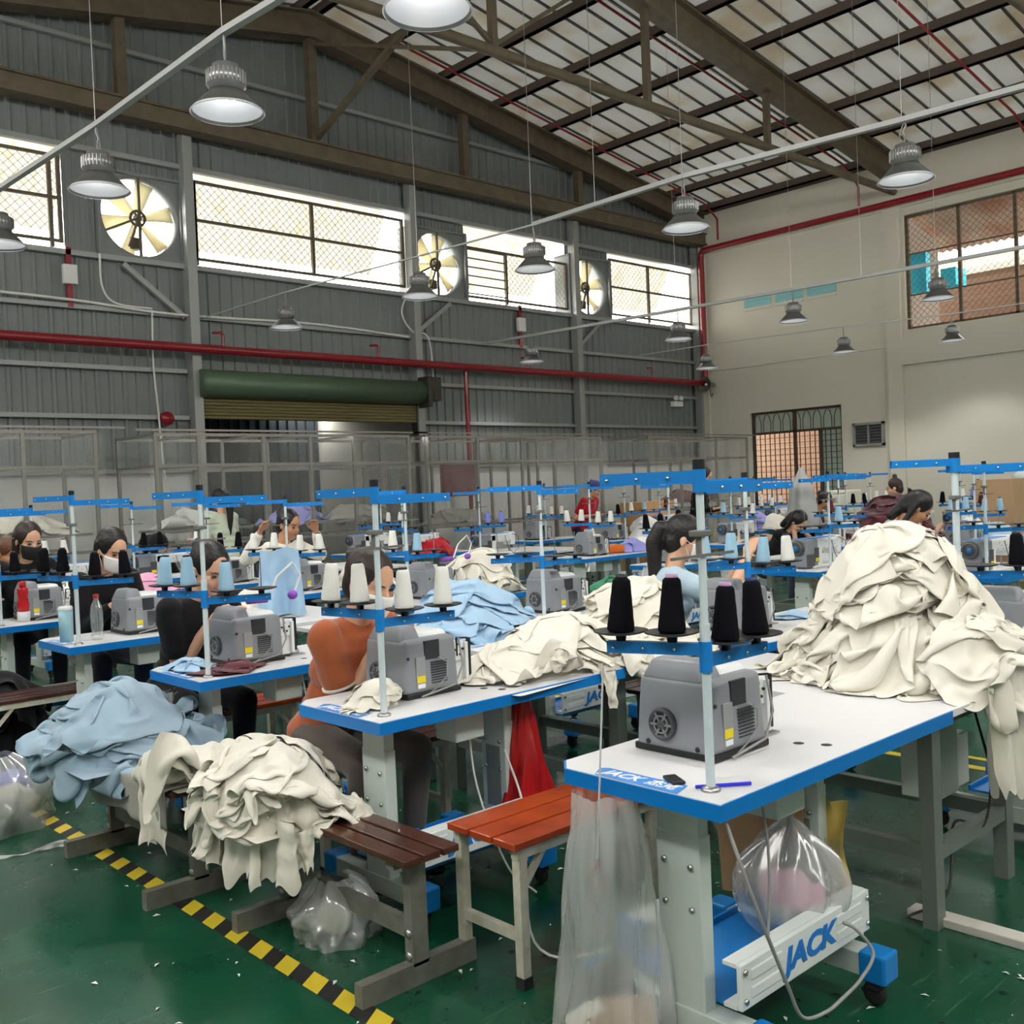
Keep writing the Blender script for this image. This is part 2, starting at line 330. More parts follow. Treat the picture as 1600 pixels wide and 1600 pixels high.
# window frames, netting, awnings on the grey wall ------------------
wins=[(1.0,4.98,[4.83]),(6.83,10.68,[6.87,8.86]),(12.05,14.72,[13.06]),(15.98,18.78,[17.25])]
def netting(mb,u0,u1,z0,z1,f,cell=.085,r=.0035):
    """diamond wire net between u0..u1, z0..z1; f(u,z)->point"""
    s=[]; w,h=u1-u0,z1-z0; k=-h
    c=cell*1.414
    t=-h
    while t<w:
        a=max(t,0); bb=min(t+h,w)
        if bb-a>.01: s.append(((a,a-t),(bb,bb-t))); s.append(((a,h-(a-t)),(bb,h-(bb-t))))
        t+=c
    for p,q in s: mb.bar(f(u0+p[0],z0+p[1]),f(u0+q[0],z0+q[1]),r*2)
frame_dark=mat('dark_window_steel',srgb(92,82,66),.6); net_m=mat('wire_net',srgb(150,140,112),.5)
for i,(x0,x1,mul) in enumerate(wins):
    root=thing('window_%d'%(i+1),None,None,(x0,GY,5)); tag(root,kind='structure')
    zt=6.22 if i!=2 else 5.96
    b=MB(); yy=-.03
    for z in ((zt-5,.09,.66) if i!=2 else (.07,.96)): b.box(0,x1-x0,yy-.02,yy+.02,z-.02,z+.02)
    for m in [x0+.03]+mul+[x1-.03]: b.box(m-x0-.025,m-x0+.025,yy-.025,yy+.025,0 if m in(mul[0],) else .07,zt-5)
    if i==2:
        for k in range(6): b.box(0,1.0,yy-.015,yy+.015,.12+k*.16,.14+k*.16)
    b.build('window_frame',frame_dark,root)
    b=MB(); netting(b,max(0,0) if i!=2 else 1.0,x1-x0,.1,zt-5,lambda u,z:(u,.02,z),.085,.003); b.build('wire_net',net_m,root)
aw=MB()
for (x0,x1) in ((.8,5.1),(6.7,10.5),(12.1,14.5),(15.9,18.4)):
    n=int((x1-x0)/.076); V=[]
    for k in range(n+1):
        x=x0+(x1-x0)*k/n; d=.018*(1 if k%2 else -1)
        V+=[(x,GY+.12+d,6.62+d),(x,GY+.45+d,6.02+d),(x,GY+.78+d,5.42+d)]
    aw.add(V,[(3*k+j,3*k+3+j,3*k+4+j,3*k+1+j) for k in range(n) for j in (0,1)],True)
struct('exterior_awning',aw,awning_m)
# fan units --------------------------------------------------------
blade_m=translucent('cream_fan_blade',srgb(222,216,190),.5)
def fan_unit():
    root=thing('wall_fan','x','fan')
    W,H=1.24,1.2; R_=.565; cx,cz=W/2,H/2
    b=MB(); n=48; V=[];F=[]
    # square plate with round hole
    out=[]
    for k in range(n):
        t=2*PI*k/n; c,s=math.cos(t),math.sin(t); m=max(abs(c),abs(s)); out.append((cx+c/m*W/2,cz+s/m*H/2))
    for yy in (0,.05):
        for k in range(n):
            t=2*PI*k/n; V.append((cx+R_*math.cos(t),yy,cz+R_*math.sin(t))); V.append((out[k][0],yy,out[k][1]))
    for k in range(n):
        a,c=2*k,2*((k+1)%n); F+=[(a,a+1,c+1,c),(2*n+a,2*n+c,2*n+c+1,2*n+a+1)]
    b.add(V,F)
    b.lathe((cx,.0,cz),[(R_,-.0),(R_,.30),(R_-.012,.30),(R_-.012,0),(R_,0)],48,'y')
    for (x0,x1,z0,z1) in ((0,.05,0,H),(W-.05,W,0,H),(0,W,0,.04),(0,W,H-.04,H)): b.box(x0,x1,-.06,.36,z0,z1)
    b.build('fan_housing',corr_m,root)
    b=MB()
    b.box(cx-.018,cx+.018,.02,.05,0,H); b.bar((cx,.06,cz),(.02,.06,cz-.30),.03); b.bar((cx,.05,cz),(cx-.16,.05,cz-.42),.03)
    b.lathe((cx,.08,cz),[(.09,0),(.12,0),(.12,.03),(.09,.03)],20,'y')
    for k in range(4): a=k*PI/2+.5; b.bar((cx,.09,cz),(cx+.1*math.cos(a),.09,cz+.1*math.sin(a)),.02)
    b.build('guard_strut',frame_dark,root)
    b=MB(); b.lathe((cx,.06,cz),[(0,0),(.05,0),(.06,.03),(.06,.10),(0,.10)],16,'y'); b.build('hub',steel,root)
    b=MB(); b.box(cx-.10,cx+.06,.14,.30,cz-.42,cz-.26,.01); b.build('motor',frame_dark,root)
    for k in range(6):
        a=k*PI/3+.25; P=[]
        for i in range(7):
            t=i/6; r=.06+t*.48; w=.055+.075*t; tw=R(38-18*t); c=Vector((math.cos(a),0,math.sin(a))); d=Vector((-math.sin(a),0,math.cos(a)))
            P.append([tuple(Vector((cx,.16,cz))+c*r+(d*math.cos(tw)+Vector((0,1,0))*math.sin(tw))*w*s_+c*(0 if i<6 else .02*(s_))) for s_ in (-1,-.3,.4,1)])
        b=MB(); b.grid(P); o=b.build('fan_blade',blade_m,root); o.modifiers.new('s','SOLIDIFY').thickness=.006
    return root
fp=fan_unit()
for i,x in enumerate((5.42,10.80,14.70)):
    f=place(fp,i>0,(x,GY-.06,4.97),0,['six-bladed wall fan in the left square housing, nearest the big netted window','middle six-bladed wall fan, right of the widest netted window','small-looking six-bladed wall fan closest to the red riser pipe'][i],'fan','exhaust fans high in the corrugated wall')
# roller shutter and doorway
def doorway():
    root=thing('roller_shutter','green-brown roller shutter rolled up above the wide doorway','roller shutter',(6.72,GY,0))
    gm=mat('shutter_green',srgb(84,104,82),.45,.3); ym=mat('shutter_olive',srgb(120,112,74),.5,.3)
    b=MB(); pr=[]
    for k in range(12):
        pass
    b.lathe((0,-.30,3.24),[(0,0),(.20,0),(.20,4.0),(0,4.0)],20,'x'); b.build('shutter_roll',gm,root)
    b=MB()
    for k in range(9):
        z=3.16-.05*k; b.tube([(.02,-.16,z),(3.98,-.16,z)],.03,8)
    b.box(.02,3.98,-.17,-.13,2.80,2.86); b.build('shutter_slats',ym,root)
    b=MB(); b.box(3.98,4.06,-.52,-.08,2.98,3.5); b.lathe((4.06,-.30,3.24),[(0,0),(.24,0),(.24,.06),(0,.06)],18,'x'); b.box(4.12,4.32,-.45,-.2,3.1,3.5); b.build('shutter_bracket',mat('dark_bracket',srgb(58,54,48),.6),root)
    
    for x0 in (-.05,3.96): b=MB(); b.box(x0,x0+.09,-.2,-.04,0,3.1); b.build('guide_rail',mat('guide_dark',srgb(60,60,58),.5),root)
doorway()
# yard building beyond the doorway
dk=mat('annex_dark_sheet',srgb(70,76,80),.3,.5)
b=MB(); corr(b,XL,11.7,0,4.4,GY+4.6,per=.22,dep=.05); struct('exterior_sheet_wall',b,dk)
b=MB(); b.box(11.7,15.5,GY+4.4,GY+4.6,0,4.4); struct('exterior_white_wall',b,wall_w)
b=MB(); b.box(XL,15.5,GY+.2,GY+4.7,4.4,4.5); b.box(15.4,15.5,GY+.2,GY+4.6,0,4.4); b.box(XL-.1,XL,GY+.1,GY+4.6,0,4.4); struct('exterior_canopy_roof',b,corr_m)
b=MB(); b.box(12.6,14.2,GY+3.4,GY+3.5,0,2.1); struct('exterior_wood_panel',b,mat('brown_board',srgb(118,92,58),.6))
b=MB(); b.tube([(11.1,GY+4.3,3.42),(11.6,GY+4.3,3.42)],.035,8); o=b.build('tube_lamp',mat('tube_glow',(1,1,1),.5,emit=((1,.97,.9),14))); tag(o,'glowing tube lamp in the yard seen through the doorway','lamp')
ld=bpy.data.lights.new('yard','AREA'); ld.shape='RECTANGLE'; ld.size=1; ld.size_y=.1; ld.energy=25; lo=bpy.data.objects.new('yard_lamp_light',ld); COL.objects.link(lo); lo.location=(11.35,GY+4.1,3.36)
# grey lockers/gates seen in the doorway
b=MB(); b.box(7.2,8.5,GY+2.2,GY+2.3,0,2.2); struct('exterior_dark_gate',b,mat('dark_gate',srgb(52,56,62),.6))
# window openings of the white wall
def east_window():
    y0,y1,z0,z1=W1; root=tag(thing('window_5',None,None,(WX,y0,z0)),kind='structure'); 
    b=MB(); L=y1-y0; H=z1-z0
    for yy in (0,L-1.02,L-2.02,L-.03): b.box(.08,.14,yy-.03,yy+.03,0,H)
    for zz in (0.02,H-.02): b.box(.08,.14,0,L,zz-.03,zz+.03)
    for zz in (H*.3,H*.66): b.box(.10,.12,0,L,zz-.012,zz+.012)
    b.build('window_frame',frame_dark,root)
    b=MB(); netting(b,0,L,0,H,lambda u,z:(.07,u,z),.085,.003); b.build('wire_net',mat('rusty_net',srgb(120,92,70),.6),root)
    y0,y1,z0,z1=W2; root=tag(thing('window_6',None,None,(WX,y0,z0)),kind='structure'); L=y1-y0;H=z1-z0
    b=MB()
    for yy in (.02,L-.02,L*.52): b.box(.06,.12,yy-.03,yy+.03,0,H)
    b.box(.06,.12,.5,.56,0,H-.45)
    for zz in (.02,H-.46,H-.02): b.box(.06,.12,0,L,zz-.025,zz+.025)
    for k in range(18): yy=L*(k+.5)/18; b.box(.085,.10,yy-.008,yy+.008,0,H-.46)
    k=0
    while .12*k<H-.5: b.box(.086,.1,0,L,.12*k-.006,.12*k+.006); k+=1
    for k in range(9):
        c=L*(k+.5)/9; w=L/9*.38; pts=[(.09,c-w,H-.46),(.09,c-w,H-.22),(.09,c-w*.6,H-.1),(.09,c,H-.03),(.09,c+w*.6,H-.1),(.09,c+w,H-.22),(.09,c+w,H-.46)]; b.tube(pts,.009,6)
    b.build('window_grille',mat('brown_grille',srgb(70,56,44),.6),root)
    b=MB(); b.box(.14,.145,0,L,H-.45,H-.03); b.box(.14,.145,0,.52,0,H-.46); b.build('frosted_pane',plastic_film('frosted_green_glass',srgb(160,190,180),.7,.3,.05),root)
east_window()
b=MB(); b.box(21.6,21.8,0,16,0,5.62); struct('exterior_brick_wall',b,brick_m)
b=MB(); b.box(21.55,21.85,0,16,5.62,5.75); struct('exterior_wall_cap',b,wall_w)
b=MB(); b.box(23.5,23.7,0,18,5.6,6.4); struct('exterior_far_wall',b,mat('weathered_wall',srgb(200,190,170),.9,noise_=(1.5,.9,srgb(130,125,115))))
b=MB(); V=[]; n=90
for k in range(n+1):
    y=4+7*k/n; d=.02*(1 if k%2 else -1); V+=[(WX+.35,y,6.75+d),(21.2,y,6.1+d)]
b.add(V,[(2*k,2*k+2,2*k+3,2*k+1) for k in range(n)],True); struct('exterior_tin_roof',b,mat('rusty_tin',srgb(190,176,160),.6,noise_=(1.1,1,srgb(150,92,70))))
b=MB(); V=[]
for k in range(30):
    d=.02*(1 if k%2 else -1); y=9.12+d; x=WX+.4+k*.045; V+=[(x,y,3.9),(x,y,6.55-.012*k)]
b.add(V,[(2*k,2*k+2,2*k+3,2*k+1) for k in range(29)],True); struct('exterior_side_sheet',b,mat('side_tin',srgb(150,138,126),.6))
b=MB(); b.box(WX+.32,WX+.5,8.75,9.05,5.0,5.75); b.box(20.4,20.9,8.7,9.0,5.25,5.6); struct('exterior_blue_tarp',b,mat('cyan_tarp',srgb(40,200,235),.5))
b=MB(); b.box(WX+.2,26,-2,GY+6,-.1,0); struct('ground',b,mat('yard_ground',srgb(150,140,125),.9))
# louvre vents, extractor, loudspeaker, twin light
lv=mat('cyan_louvre',srgb(150,205,210),.5)
def louvre():
    root=thing('louvre_vent','x','vent'); b=MB()
    for k in range(4): b.add([(0,0,k*.062),(0,.66,k*.062),(-.03,.66,k*.062+.045),(-.03,0,k*.062+.045),(.0,0,k*.062+.01),(0,.66,k*.062+.01),(-.025,.66,k*.062+.055),(-.025,0,k*.062+.055)],[(0,1,2,3),(4,7,6,5),(0,3,7,4),(1,5,6,2),(3,2,6,7),(0,4,5,1)])
    b.build('louvre_slat',lv,root); b=MB(); b.box(-.025,0,0,.66,-.07,-.045); b.build('sill',wall_w,root); return root
vp=louvre()
for i,y in enumerate((11.97,11.2,10.45)): place(vp,i>0,(WX-.005,y,5.25),0,['pale cyan louvre vent nearest the red riser pipe','middle pale cyan louvre vent on the white wall','pale cyan louvre vent farthest from the red riser pipe'][i],'vent','cyan louvre vents in the white wall')
root=thing('extractor_vent','grey framed vent with dark slats on the white wall','vent',(WX,9.52,2.09))
b=MB(); 
for a in ((0,.66,0,.05),(0,.66,.42,.47),(0,.05,0,.47),(.61,.66,0,.47),(.315,.345,0,.47)): b.box(-.06,.01,a[0],a[1],a[2],a[3])
b.build('vent_frame',mat('vent_grey',srgb(150,150,146),.4,.3),root)
b=MB(); b.box(-.01,.0,.04,.62,.04,.43); b.build('dark_opening',recess,root)
b=MB(); 
for k in range(6): b.box(-.03,-.01,.05,.61,.07+k*.06,.085+k*.06)
b.build('vent_slat',lampgrey,root)
root=thing('horn_loudspeaker','grey round horn loudspeaker on the white wall near the corner','loudspeaker',(WX-.38,13.5,3.68))
b=MB(); b.lathe((0,0,0),[(.17,0),(.165,.02),(.12,.10),(.05,.2),(.05,.33),(0,.33)],28,'x'); o=b.build('horn',mat('horn_grey',srgb(120,122,112),.5),root)
b=MB(); b.ball((.06,0,0),(.03,.03,.03),12,8); b.build('horn_centre',white_cast,root)
b=MB(); b.tube([(.2,0,-.05),(.22,0,-.22),(.3,.04,-.26),(.36,.04,-.18)],.012,6); b.bar((.3,0,0),(.38,0,0),.05); b.build('mount_bracket',frame_dark,root)
root=thing('emergency_light','white twin-head emergency light on the corrugated wall','lamp',(17.9,GY-.2,3.25))
b=MB(); b.box(-.16,.16,-.04,.06,-.05,.06,.01); b.build('light_body',white_cast,root)
for s in (-1,1): b=MB(); b.lathe((s*.09,-.02,.13),[(0,-.06),(.055,-.05),(.055,0),(.02,.05),(0,.05)],14,'y'); b.build('lamp_head',white_cast,root)
# red water main and risers
def pipe(name,pts,r,label,ma=red_pipe,cat='pipe'):
    P=[Vector(p) for p in pts]; out=[P[0]]
    for i in range(1,len(P)-1):
        a=(P[i-1]-P[i]).normalized(); c=(P[i+1]-P[i]).normalized(); k=min(r*2.2,(P[i-1]-P[i]).length*.4,(P[i+1]-P[i]).length*.4)
        for t in (0,.25,.5,.75,1): out.append((P[i]+a*k)*(1-t)**2+P[i]*2*t*(1-t)+(P[i]+c*k)*t*t)
    out.append(P[-1]); b=MB(); b.tube(out,r,10); return tag(b.build(name,ma),label,cat)
pipe('water_pipe',[(XL+.1,13.62,3.72),(WX-.17,13.62,3.72),(WX-.17,13.62,6.68),(WX-.17,YB+.2,6.72)],.065,'thick red water main along both walls with a riser in the corner')
pipe('red_drop_pipe',[(11.75,13.72,3.7),(11.75,13.72,2.3),(11.75,13.72,.5)],.04,'thin red pipe dropping from the main beside the shutter')
for i,(y,lab) in enumerate(((12.95,'thin red sprinkler pipe under the roof nearest the corrugated wall'),(9.75,'middle thin red sprinkler pipe under the roof sheets'),(6.6,'thin red sprinkler pipe under the roof farthest from the fans'))):
    pts=[(x,y,rbot(x)+.22) for x in (RX+1.1+.0,WX-.9)]+[(WX-.45,y,rbot(WX)+.1),(WX-.45,y,6.75)] if i==0 else [(x,y,rbot(x)+.22) for x in (RX+.5,WX-.9)]+[(WX-.3,y,rbot(WX)+.05),(WX-.3,y,6.75)]
    pipe('sprinkler_pipe',pts,.022,lab)
for i,x in enumerate((7.05,9.8,13.2,16.85)):
    pipe('pipe_stub',[(x,13.62,3.75),(x,13.62,3.98),(x-.16,13.62,3.96)],.02,['small red bent stub on the main above the shutter end near the big post','small red bent stub on the main above the middle of the shutter','small red bent stub on the main right of the shutter','small red bent stub on the main near the corner'][i])
for i,(x,lab) in enumerate(((5.0,'white square junction box on a red strap under the left fan'),(13.3,'white square junction box on a red strap under the third window'))):
    root=thing('junction_box',lab,'electrical box',(x,GY-.1,0)); b=MB(); b.box(-.09,.09,-.08,.0,4.5,4.76,.008); b.build('box_cover',wain_m,root)
    b=MB(); b.box(-.035,.035,-.03,.01,4.2,5.0); b.build('red_strap',red_pipe,root)
root=thing('fire_bell','round red fire bell on the corrugated wall beside the shutter','alarm bell',(6.25,GY-.14,2.73)); b=MB(); b.lathe((0,0,0),[(0,-.09),(.06,-.08),(.1,-.03),(.1,.05),(0,.05)],20,'y'); b.build('bell_dome',red_pipe,root)
def cable(name,pts,r,ma,label,cat='cable',n=6,sub=8):
    P=[Vector(p) for p in pts]; out=[]
    E=[P[0]*2-P[1]]+P+[P[-1]*2-P[-2]]
    for i in range(1,len(E)-2):
        a,b_,c,d=E[i-1:i+3]
        for k in range(sub):
            t=k/sub; out.append(.5*((2*b_)+(c-a)*t+(2*a-5*b_+4*c-d)*t*t+(3*b_-a-3*c+d)*t**3))
    out.append(P[-1]); b=MB(); b.tube(out,r,n); return tag(b.build(name,ma),label,cat)
cable('wall_cable',[(3.0,13.84,4.32),(5.0,13.84,4.29),(6.4,13.84,4.22),(8.7,13.84,4.27),(10.6,13.84,4.2)],.02,cord_wh,'pale cable sagging along the wall girt below the windows')
cable('wall_cable',[(5.4,13.84,4.95),(5.42,13.84,4.5),(5.6,13.84,4.3),(6.1,13.84,4.27)],.014,cord_wh,'pale cable hanging from the left fan to the girt')
cable('wall_cable',[(6.1,13.84,4.25),(6.08,13.84,3.5),(6.12,13.84,2.8),(6.15,13.84,2.1),(6.2,13.8,1.6)],.014,cord_wh,'pale cable running down past the red fire bell')
cable('wall_cable',[(10.6,13.8,4.95),(10.45,13.8,4.6),(10.65,13.8,4.3),(11.0,13.8,4.2),(11.08,13.8,3.4)],.014,cord_wh,'pale cable looping from the middle fan to the shutter motor')
# ------------------------------------------------------------------ high-bay lamps on conduits
LZ=3.75
def lamp_proto():
    root=thing('high_bay_lamp','x','lamp')
    b=MB(); b.lathe((0,0,0),[(.205,0),(.212,.004),(.20,.016),(.10,.115),(.088,.12)],40); o=b.build('reflector',lamp_in,root)
    b=MB(); b.lathe((0,0,0),[(.207,.005),(.195,.022),(.098,.122),(.09,.125)],40); b.build('reflector_shell',lampgrey,root)
    b=MB(); prof=[(.0,.125),(.10,.125),(.10,.15),(.112,.155),(.112,.235),(.102,.24),(.08,.245),(.075,.275),(0,.28)]
    b.lathe((0,0,0),prof,32); b.build('housing',mat('lamp_housing_light',srgb(150,150,150),.3,.6),root)
    b=MB()
    for k in range(28): a=2*PI*k/28; b.bar((.112*math.cos(a),.112*math.sin(a),.157),(.112*math.cos(a),.112*math.sin(a),.232),.007)
    b.build('cooling_fin',lampgrey,root)
    b=MB(); b.tube([(0,0,.28),(0,0,.34),(.015,0,.38),(-.012,0,.42),(0,0,.46)],.008,8); b.tube([(.03,0,.26),(.035,.01,.36),(.0,.0,.46)],.005,6); b.build('hook',mat('hook_steel',srgb(130,130,128),.4,.5),root)
    b=MB(); b.lathe((0,0,.1),[(0,0),(.085,0),(.085,.01),(0,.01)],24); b.build('led_disc',led,root)
    return root
lp=lamp_proto(); ldat=bpy.data.lights.new('lamp_light','SPOT'); ldat.energy=LAMP_W; ldat.color=(1,.985,.965)
ldat.spot_size=R(124); ldat.spot_blend=.45; ldat.shadow_soft_size=.07
rows=[ # x,y positions
 [(2.88,5.38),(2.85,7.24),(2.75,9.19),(3.03,3.70)],
 [(7.61,3.60),(7.34,5.49),(7.35,7.42),(7.20,9.15),(6.96,11.69)],
 [(13.1,5.82),(12.95,7.85),(12.8,9.8),(12.5,12.8)],
 [(17.5,7.55),(17.0,9.3),(16.55,12.0)]]
hid=[(3.1,1.7),(3.1,-.6),(7.7,1.6),(7.7,-.6),(13.2,3.6),(13.2,1.2),(17.4,5.0),(17.4,2.2),(-.9,.2),(-.9,3.2),(-.9,6.5),(-.9,10),(2.7,11.6)]
nm=[['high-bay lamp glowing brightest, upper left on the nearest conduit','high-bay lamp overlapping the left wall fan','high-bay lamp cut by the left edge of the picture','largest ribbed high-bay lamp cut by the top edge'],
 ['high-bay lamp in front of the white wall near the mesh window','high-bay lamp just left of the corner pipe','high-bay lamp over the third netted window','high-bay lamp overlapping the middle wall fan','small high-bay lamp left of the shutter roll end'],
 ['high-bay lamp in front of the orange brick mesh window','high-bay lamp below the cyan louvres','high-bay lamp just left of the corner riser','small high-bay lamp in front of the corrugated wall by the second junction box'],
 ['far high-bay lamp below the mesh window','smallest high-bay lamp in the middle of the white wall','far high-bay lamp beside the horn loudspeaker']]
cnt=0
def addlight(x,y,z=LZ):
    l=bpy.data.objects.new('lamp_light',ldat); COL.objects.link(l); l.location=(x,y,z-.012)
for i,r_ in enumerate(rows):
    for j,(x,y) in enumerate(r_):
        place(lp,cnt>0,(x,y,LZ),random.uniform(0,3),nm[i][j],'lamp','high-bay lamps hung from the conduits'); addlight(x,y); cnt+=1
for (x,y) in hid:
    place(lp,True,(x,y,LZ),0,'high-bay lamp of the same kind hung outside the view','lamp','high-bay lamps outside the view'); addlight(x,y)
b=MB()
def rail(name,pts,w,label): b=MB(); [b.bar(pts[i],pts[i+1],w,w*.8) for i in range(len(pts)-1)]; return tag(b.build(name,cond),label,'conduit')
ZR=LZ+.47
rail('lamp_conduit',[(3.30,.2,ZR),(3.03,3.70,ZR),(2.88,5.38,ZR),(2.85,7.24,ZR),(2.75,9.19,ZR),(2.6,13.8,ZR)],.045,'grey lamp conduit crossing the upper left of the hall')
rail('lamp_conduit',[(8.1,-1.5,ZR),(7.61,3.60,ZR),(7.34,5.49,ZR),(7.35,7.42,ZR)],.05,'long grey lamp conduit crossing in front of the roof and fans')
rail('lamp_conduit',[(7.35,7.42,ZR),(7.20,9.15,ZR),(6.96,11.69,ZR),(6.9,13.8,ZR)],.02,'thin lamp cable continuing from the long conduit to the wall post')
rail('lamp_conduit',[(13.3,1,ZR),(13.1,5.82,ZR),(12.95,7.85,ZR),(12.8,9.8,ZR),(12.5,12.8,ZR),(12.4,13.8,ZR)],.055,'pale lamp conduit passing below the cyan louvres')
rail('lamp_conduit',[(17.6,5,ZR),(17.5,7.55,ZR),(17.0,9.3,ZR),(16.55,12.0,ZR),(16.5,13.7,ZR)],.025,'thin far lamp conduit close to the white wall')
b=MB()
for (x,y) in rows[0][:3]+rows[1][:4]+rows[2][:3]+[(7.3,6.5),(13,6.8)]: b.tube([(x,y+.02,ZR),(x,y+.02,rbot(x)+.4)],.003,5)
tag(b.build('suspension_wire',steel),'thin wires holding the lamp conduits up to the roof','wire',kind='structure')
# floor markings
hz_y=mat('yellow_tape',srgb(215,190,50),.5); hz_k=mat('black_tape',(.02,.02,.02),.5)
b=MB();c=MB(); y=.2;k=0
while y<7.5:
    t=.085; q=[(1.585,y,.0015),(1.66,y+.05,.0015),(1.66,y+t+.05,.0015),(1.585,y+t,.0015)]; (b if k%2 else c).add(q,[(0,1,2,3)]); y+=t; k+=1
tag(b.build('floor_marking_yellow',hz_y,fix=False),kind='structure'); tag(c.build('floor_marking_black',hz_k,fix=False),kind='structure')
b=MB(); b.box(5.12,5.18,-1,13,0,.0015); b.box(5.3,5.34,-1,3.4,0,.0015); b.box(7.0,7.06,3,13,0,.0015); tag(b.build('floor_marking_line',hz_y),kind='structure')
# ------------------------------------------------------------------ sewing tables, machines, thread stands
TZ=.75; TL,TW=1.24,.56
def table_proto(L=TL,steel_legs=False,detail=True):
    root=thing('sewing_table','x','table')
    b=MB(); e=.004
    # top with two cut corners at the operator's left end
    P=[(e,e),(L-e,e),(L-e,TW-e),(.06,TW-e),(e,TW-.06)]
    def slab(P,z0,z1):
        n=len(P); b.add([(x,y,z0) for x,y in P]+[(x,y,z1) for x,y in P],[tuple(range(n-1,-1,-1)),tuple(range(n,2*n))]+[(i,(i+1)%n,n+(i+1)%n,n+i) for i in range(n)])
    slab(P,TZ-.038,TZ); b.build('tabletop',laminate,root)
    b=MB(); Q=[(0,0),(L,0),(L,TW),(.055,TW),(0,TW-.055)]; n=5
    V=[(x,y,TZ-.042) for x,y in Q]+[(x,y,TZ-.002) for x,y in Q]+[(x,y,TZ-.042) for x,y in P]+[(x,y,TZ-.002) for x,y in P]
    F=[]
    for i in range(n):
        j=(i+1)%n; F+=[(i,j,n+j,n+i),(n+i,n+j,3*n+j,3*n+i),(2*n+j,2*n+i,3*n+i,3*n+j),(i,2*n+i,2*n+j,j)]
    b.add(V,F); b.build('edge_band',blue_edge,root)
    b=MB(); z=TZ+.0008; b.add([(.005,.13,z),(.005,.40,z),(.06,.43,z),(.075,.41,z),(.075,.15,z)],[(0,4,3,2,1)]); lp_=b.build('logo_panel',blue_print,root,fix=False)
    if detail:
        text_obj('JACK',.052,white_print,lp_,(.040,.335,z+.0005),(0,0,R(-90)),.3,.0012,'lettering',1.0)
        text_obj('\u6770\u514b',.046,white_print,lp_,(.040,.205,z+.0005),(0,0,R(-90)),.2,.001,'lettering')
    for i,x in enumerate((.13,.70)):
        leg=MB(); y0,y1=.165,.305
        leg.box(x,x+.048,y0,y1,.14,.60,.004); o=leg.build('leg',leg_paint,root)
        q=MB(); q.box(x+.003,x+.045,y0+.005,y1-.005,.58,TZ-.042); q.box(x-.03,x+.1,y0-.02,y1+.16,TZ-.05,TZ-.041); q.build('inner_column',leg_paint,o)
        q=MB()
        for (yy,zz) in ((y0+.028,.52),(y1-.028,.525),(y0+.028,.41),(y1-.028,.415)): q.lathe((x-.004,yy,zz),[(0,-.004),(.008,-.003),(.008,.004),(0,.006)],8,'x')
        q.build('bolt',chrome,o)
        if i==1:
            q=MB(); q.box(x-.004,x+.0,y0+.03,y1-.03,.26,.5); q.build('recess_plate',mat('recess_plate_grey',srgb(120,128,126),.4),o)
        f=MB(); f.box(x-.005,x+.065,.03,.54,.085,.15,.003); f=f.build('foot_bar',leg_paint,root)
        for yy in (0.0,.53):
            q=MB(); q.box(x-.012,x+.072,yy-.03,yy+.05,.075,.158,.008); q.build('foot_cap',blue_plastic,f)
            q=MB(); q.lathe((x+.015,yy+.02,.035),[(0,0),(.026,0),(.034,.004),(.034,.018),(.026,.022),(0,.022)],16,'x'); q.box(x+.005,x+.05,yy-.005,yy+.04,.045,.078,.006); q.bar((x+.03,yy+.06,.03),(x+.03,yy+.0,.055),.012); q.build('caster',rubber,f)
    bm_=MB(); bm_.box(.12,.755,.045,.06,.20,.315,.003); bm_.box(.12,.755,.06,.10,.305,.315); bm_.box(.12,.755,.06,.10,.20,.21)
    for (x0,x1) in ((.16,.30),(.57,.71)):
        for z0 in (.220,.265): bm_.box(x0,x1,.0425,.05,z0,z0+.03,.004)
    beam=bm_.build('stretcher_beam',beam_paint,root)
    if detail: text_obj('JACK',.082,blue_logo,beam,(.435,.0435,.257),(R(90),0,0),.18,.0035,'lettering',1.3)
    q=MB()
    for x in (.135,.74):
        for z_ in (.222,.295): q.lathe((x,.043,z_),[(0,-.005),(.008,-.004),(.008,.002),(0,.004)],8,'y')
    q.build('bolt',chrome,beam)
    q=MB(); [q.lathe((gx,gy,TZ),[(0,.0006),(.014,.0006),(.016,0)],16) for gx,gy in ((.60,.16),(.63,.09))]; q.build('grommet',recess,root)
    q=MB(); q.box(.42,.56,.12,.24,.58,TZ-.043,.006); q.build('control_box',leg_paint,root)
    q=MB(); q.box(.18,.66,.10,.44,.165,.175); q.box(.18,.66,.10,.11,.165,.19); q.box(.18,.66,.43,.44,.165,.19); q.build('foot_tray',blue_plastic,root)
    return root
def lock_table_proto():
    """same kind of table without the printed panel, steel legs"""
    r=table_proto(1.2,detail=False); return r
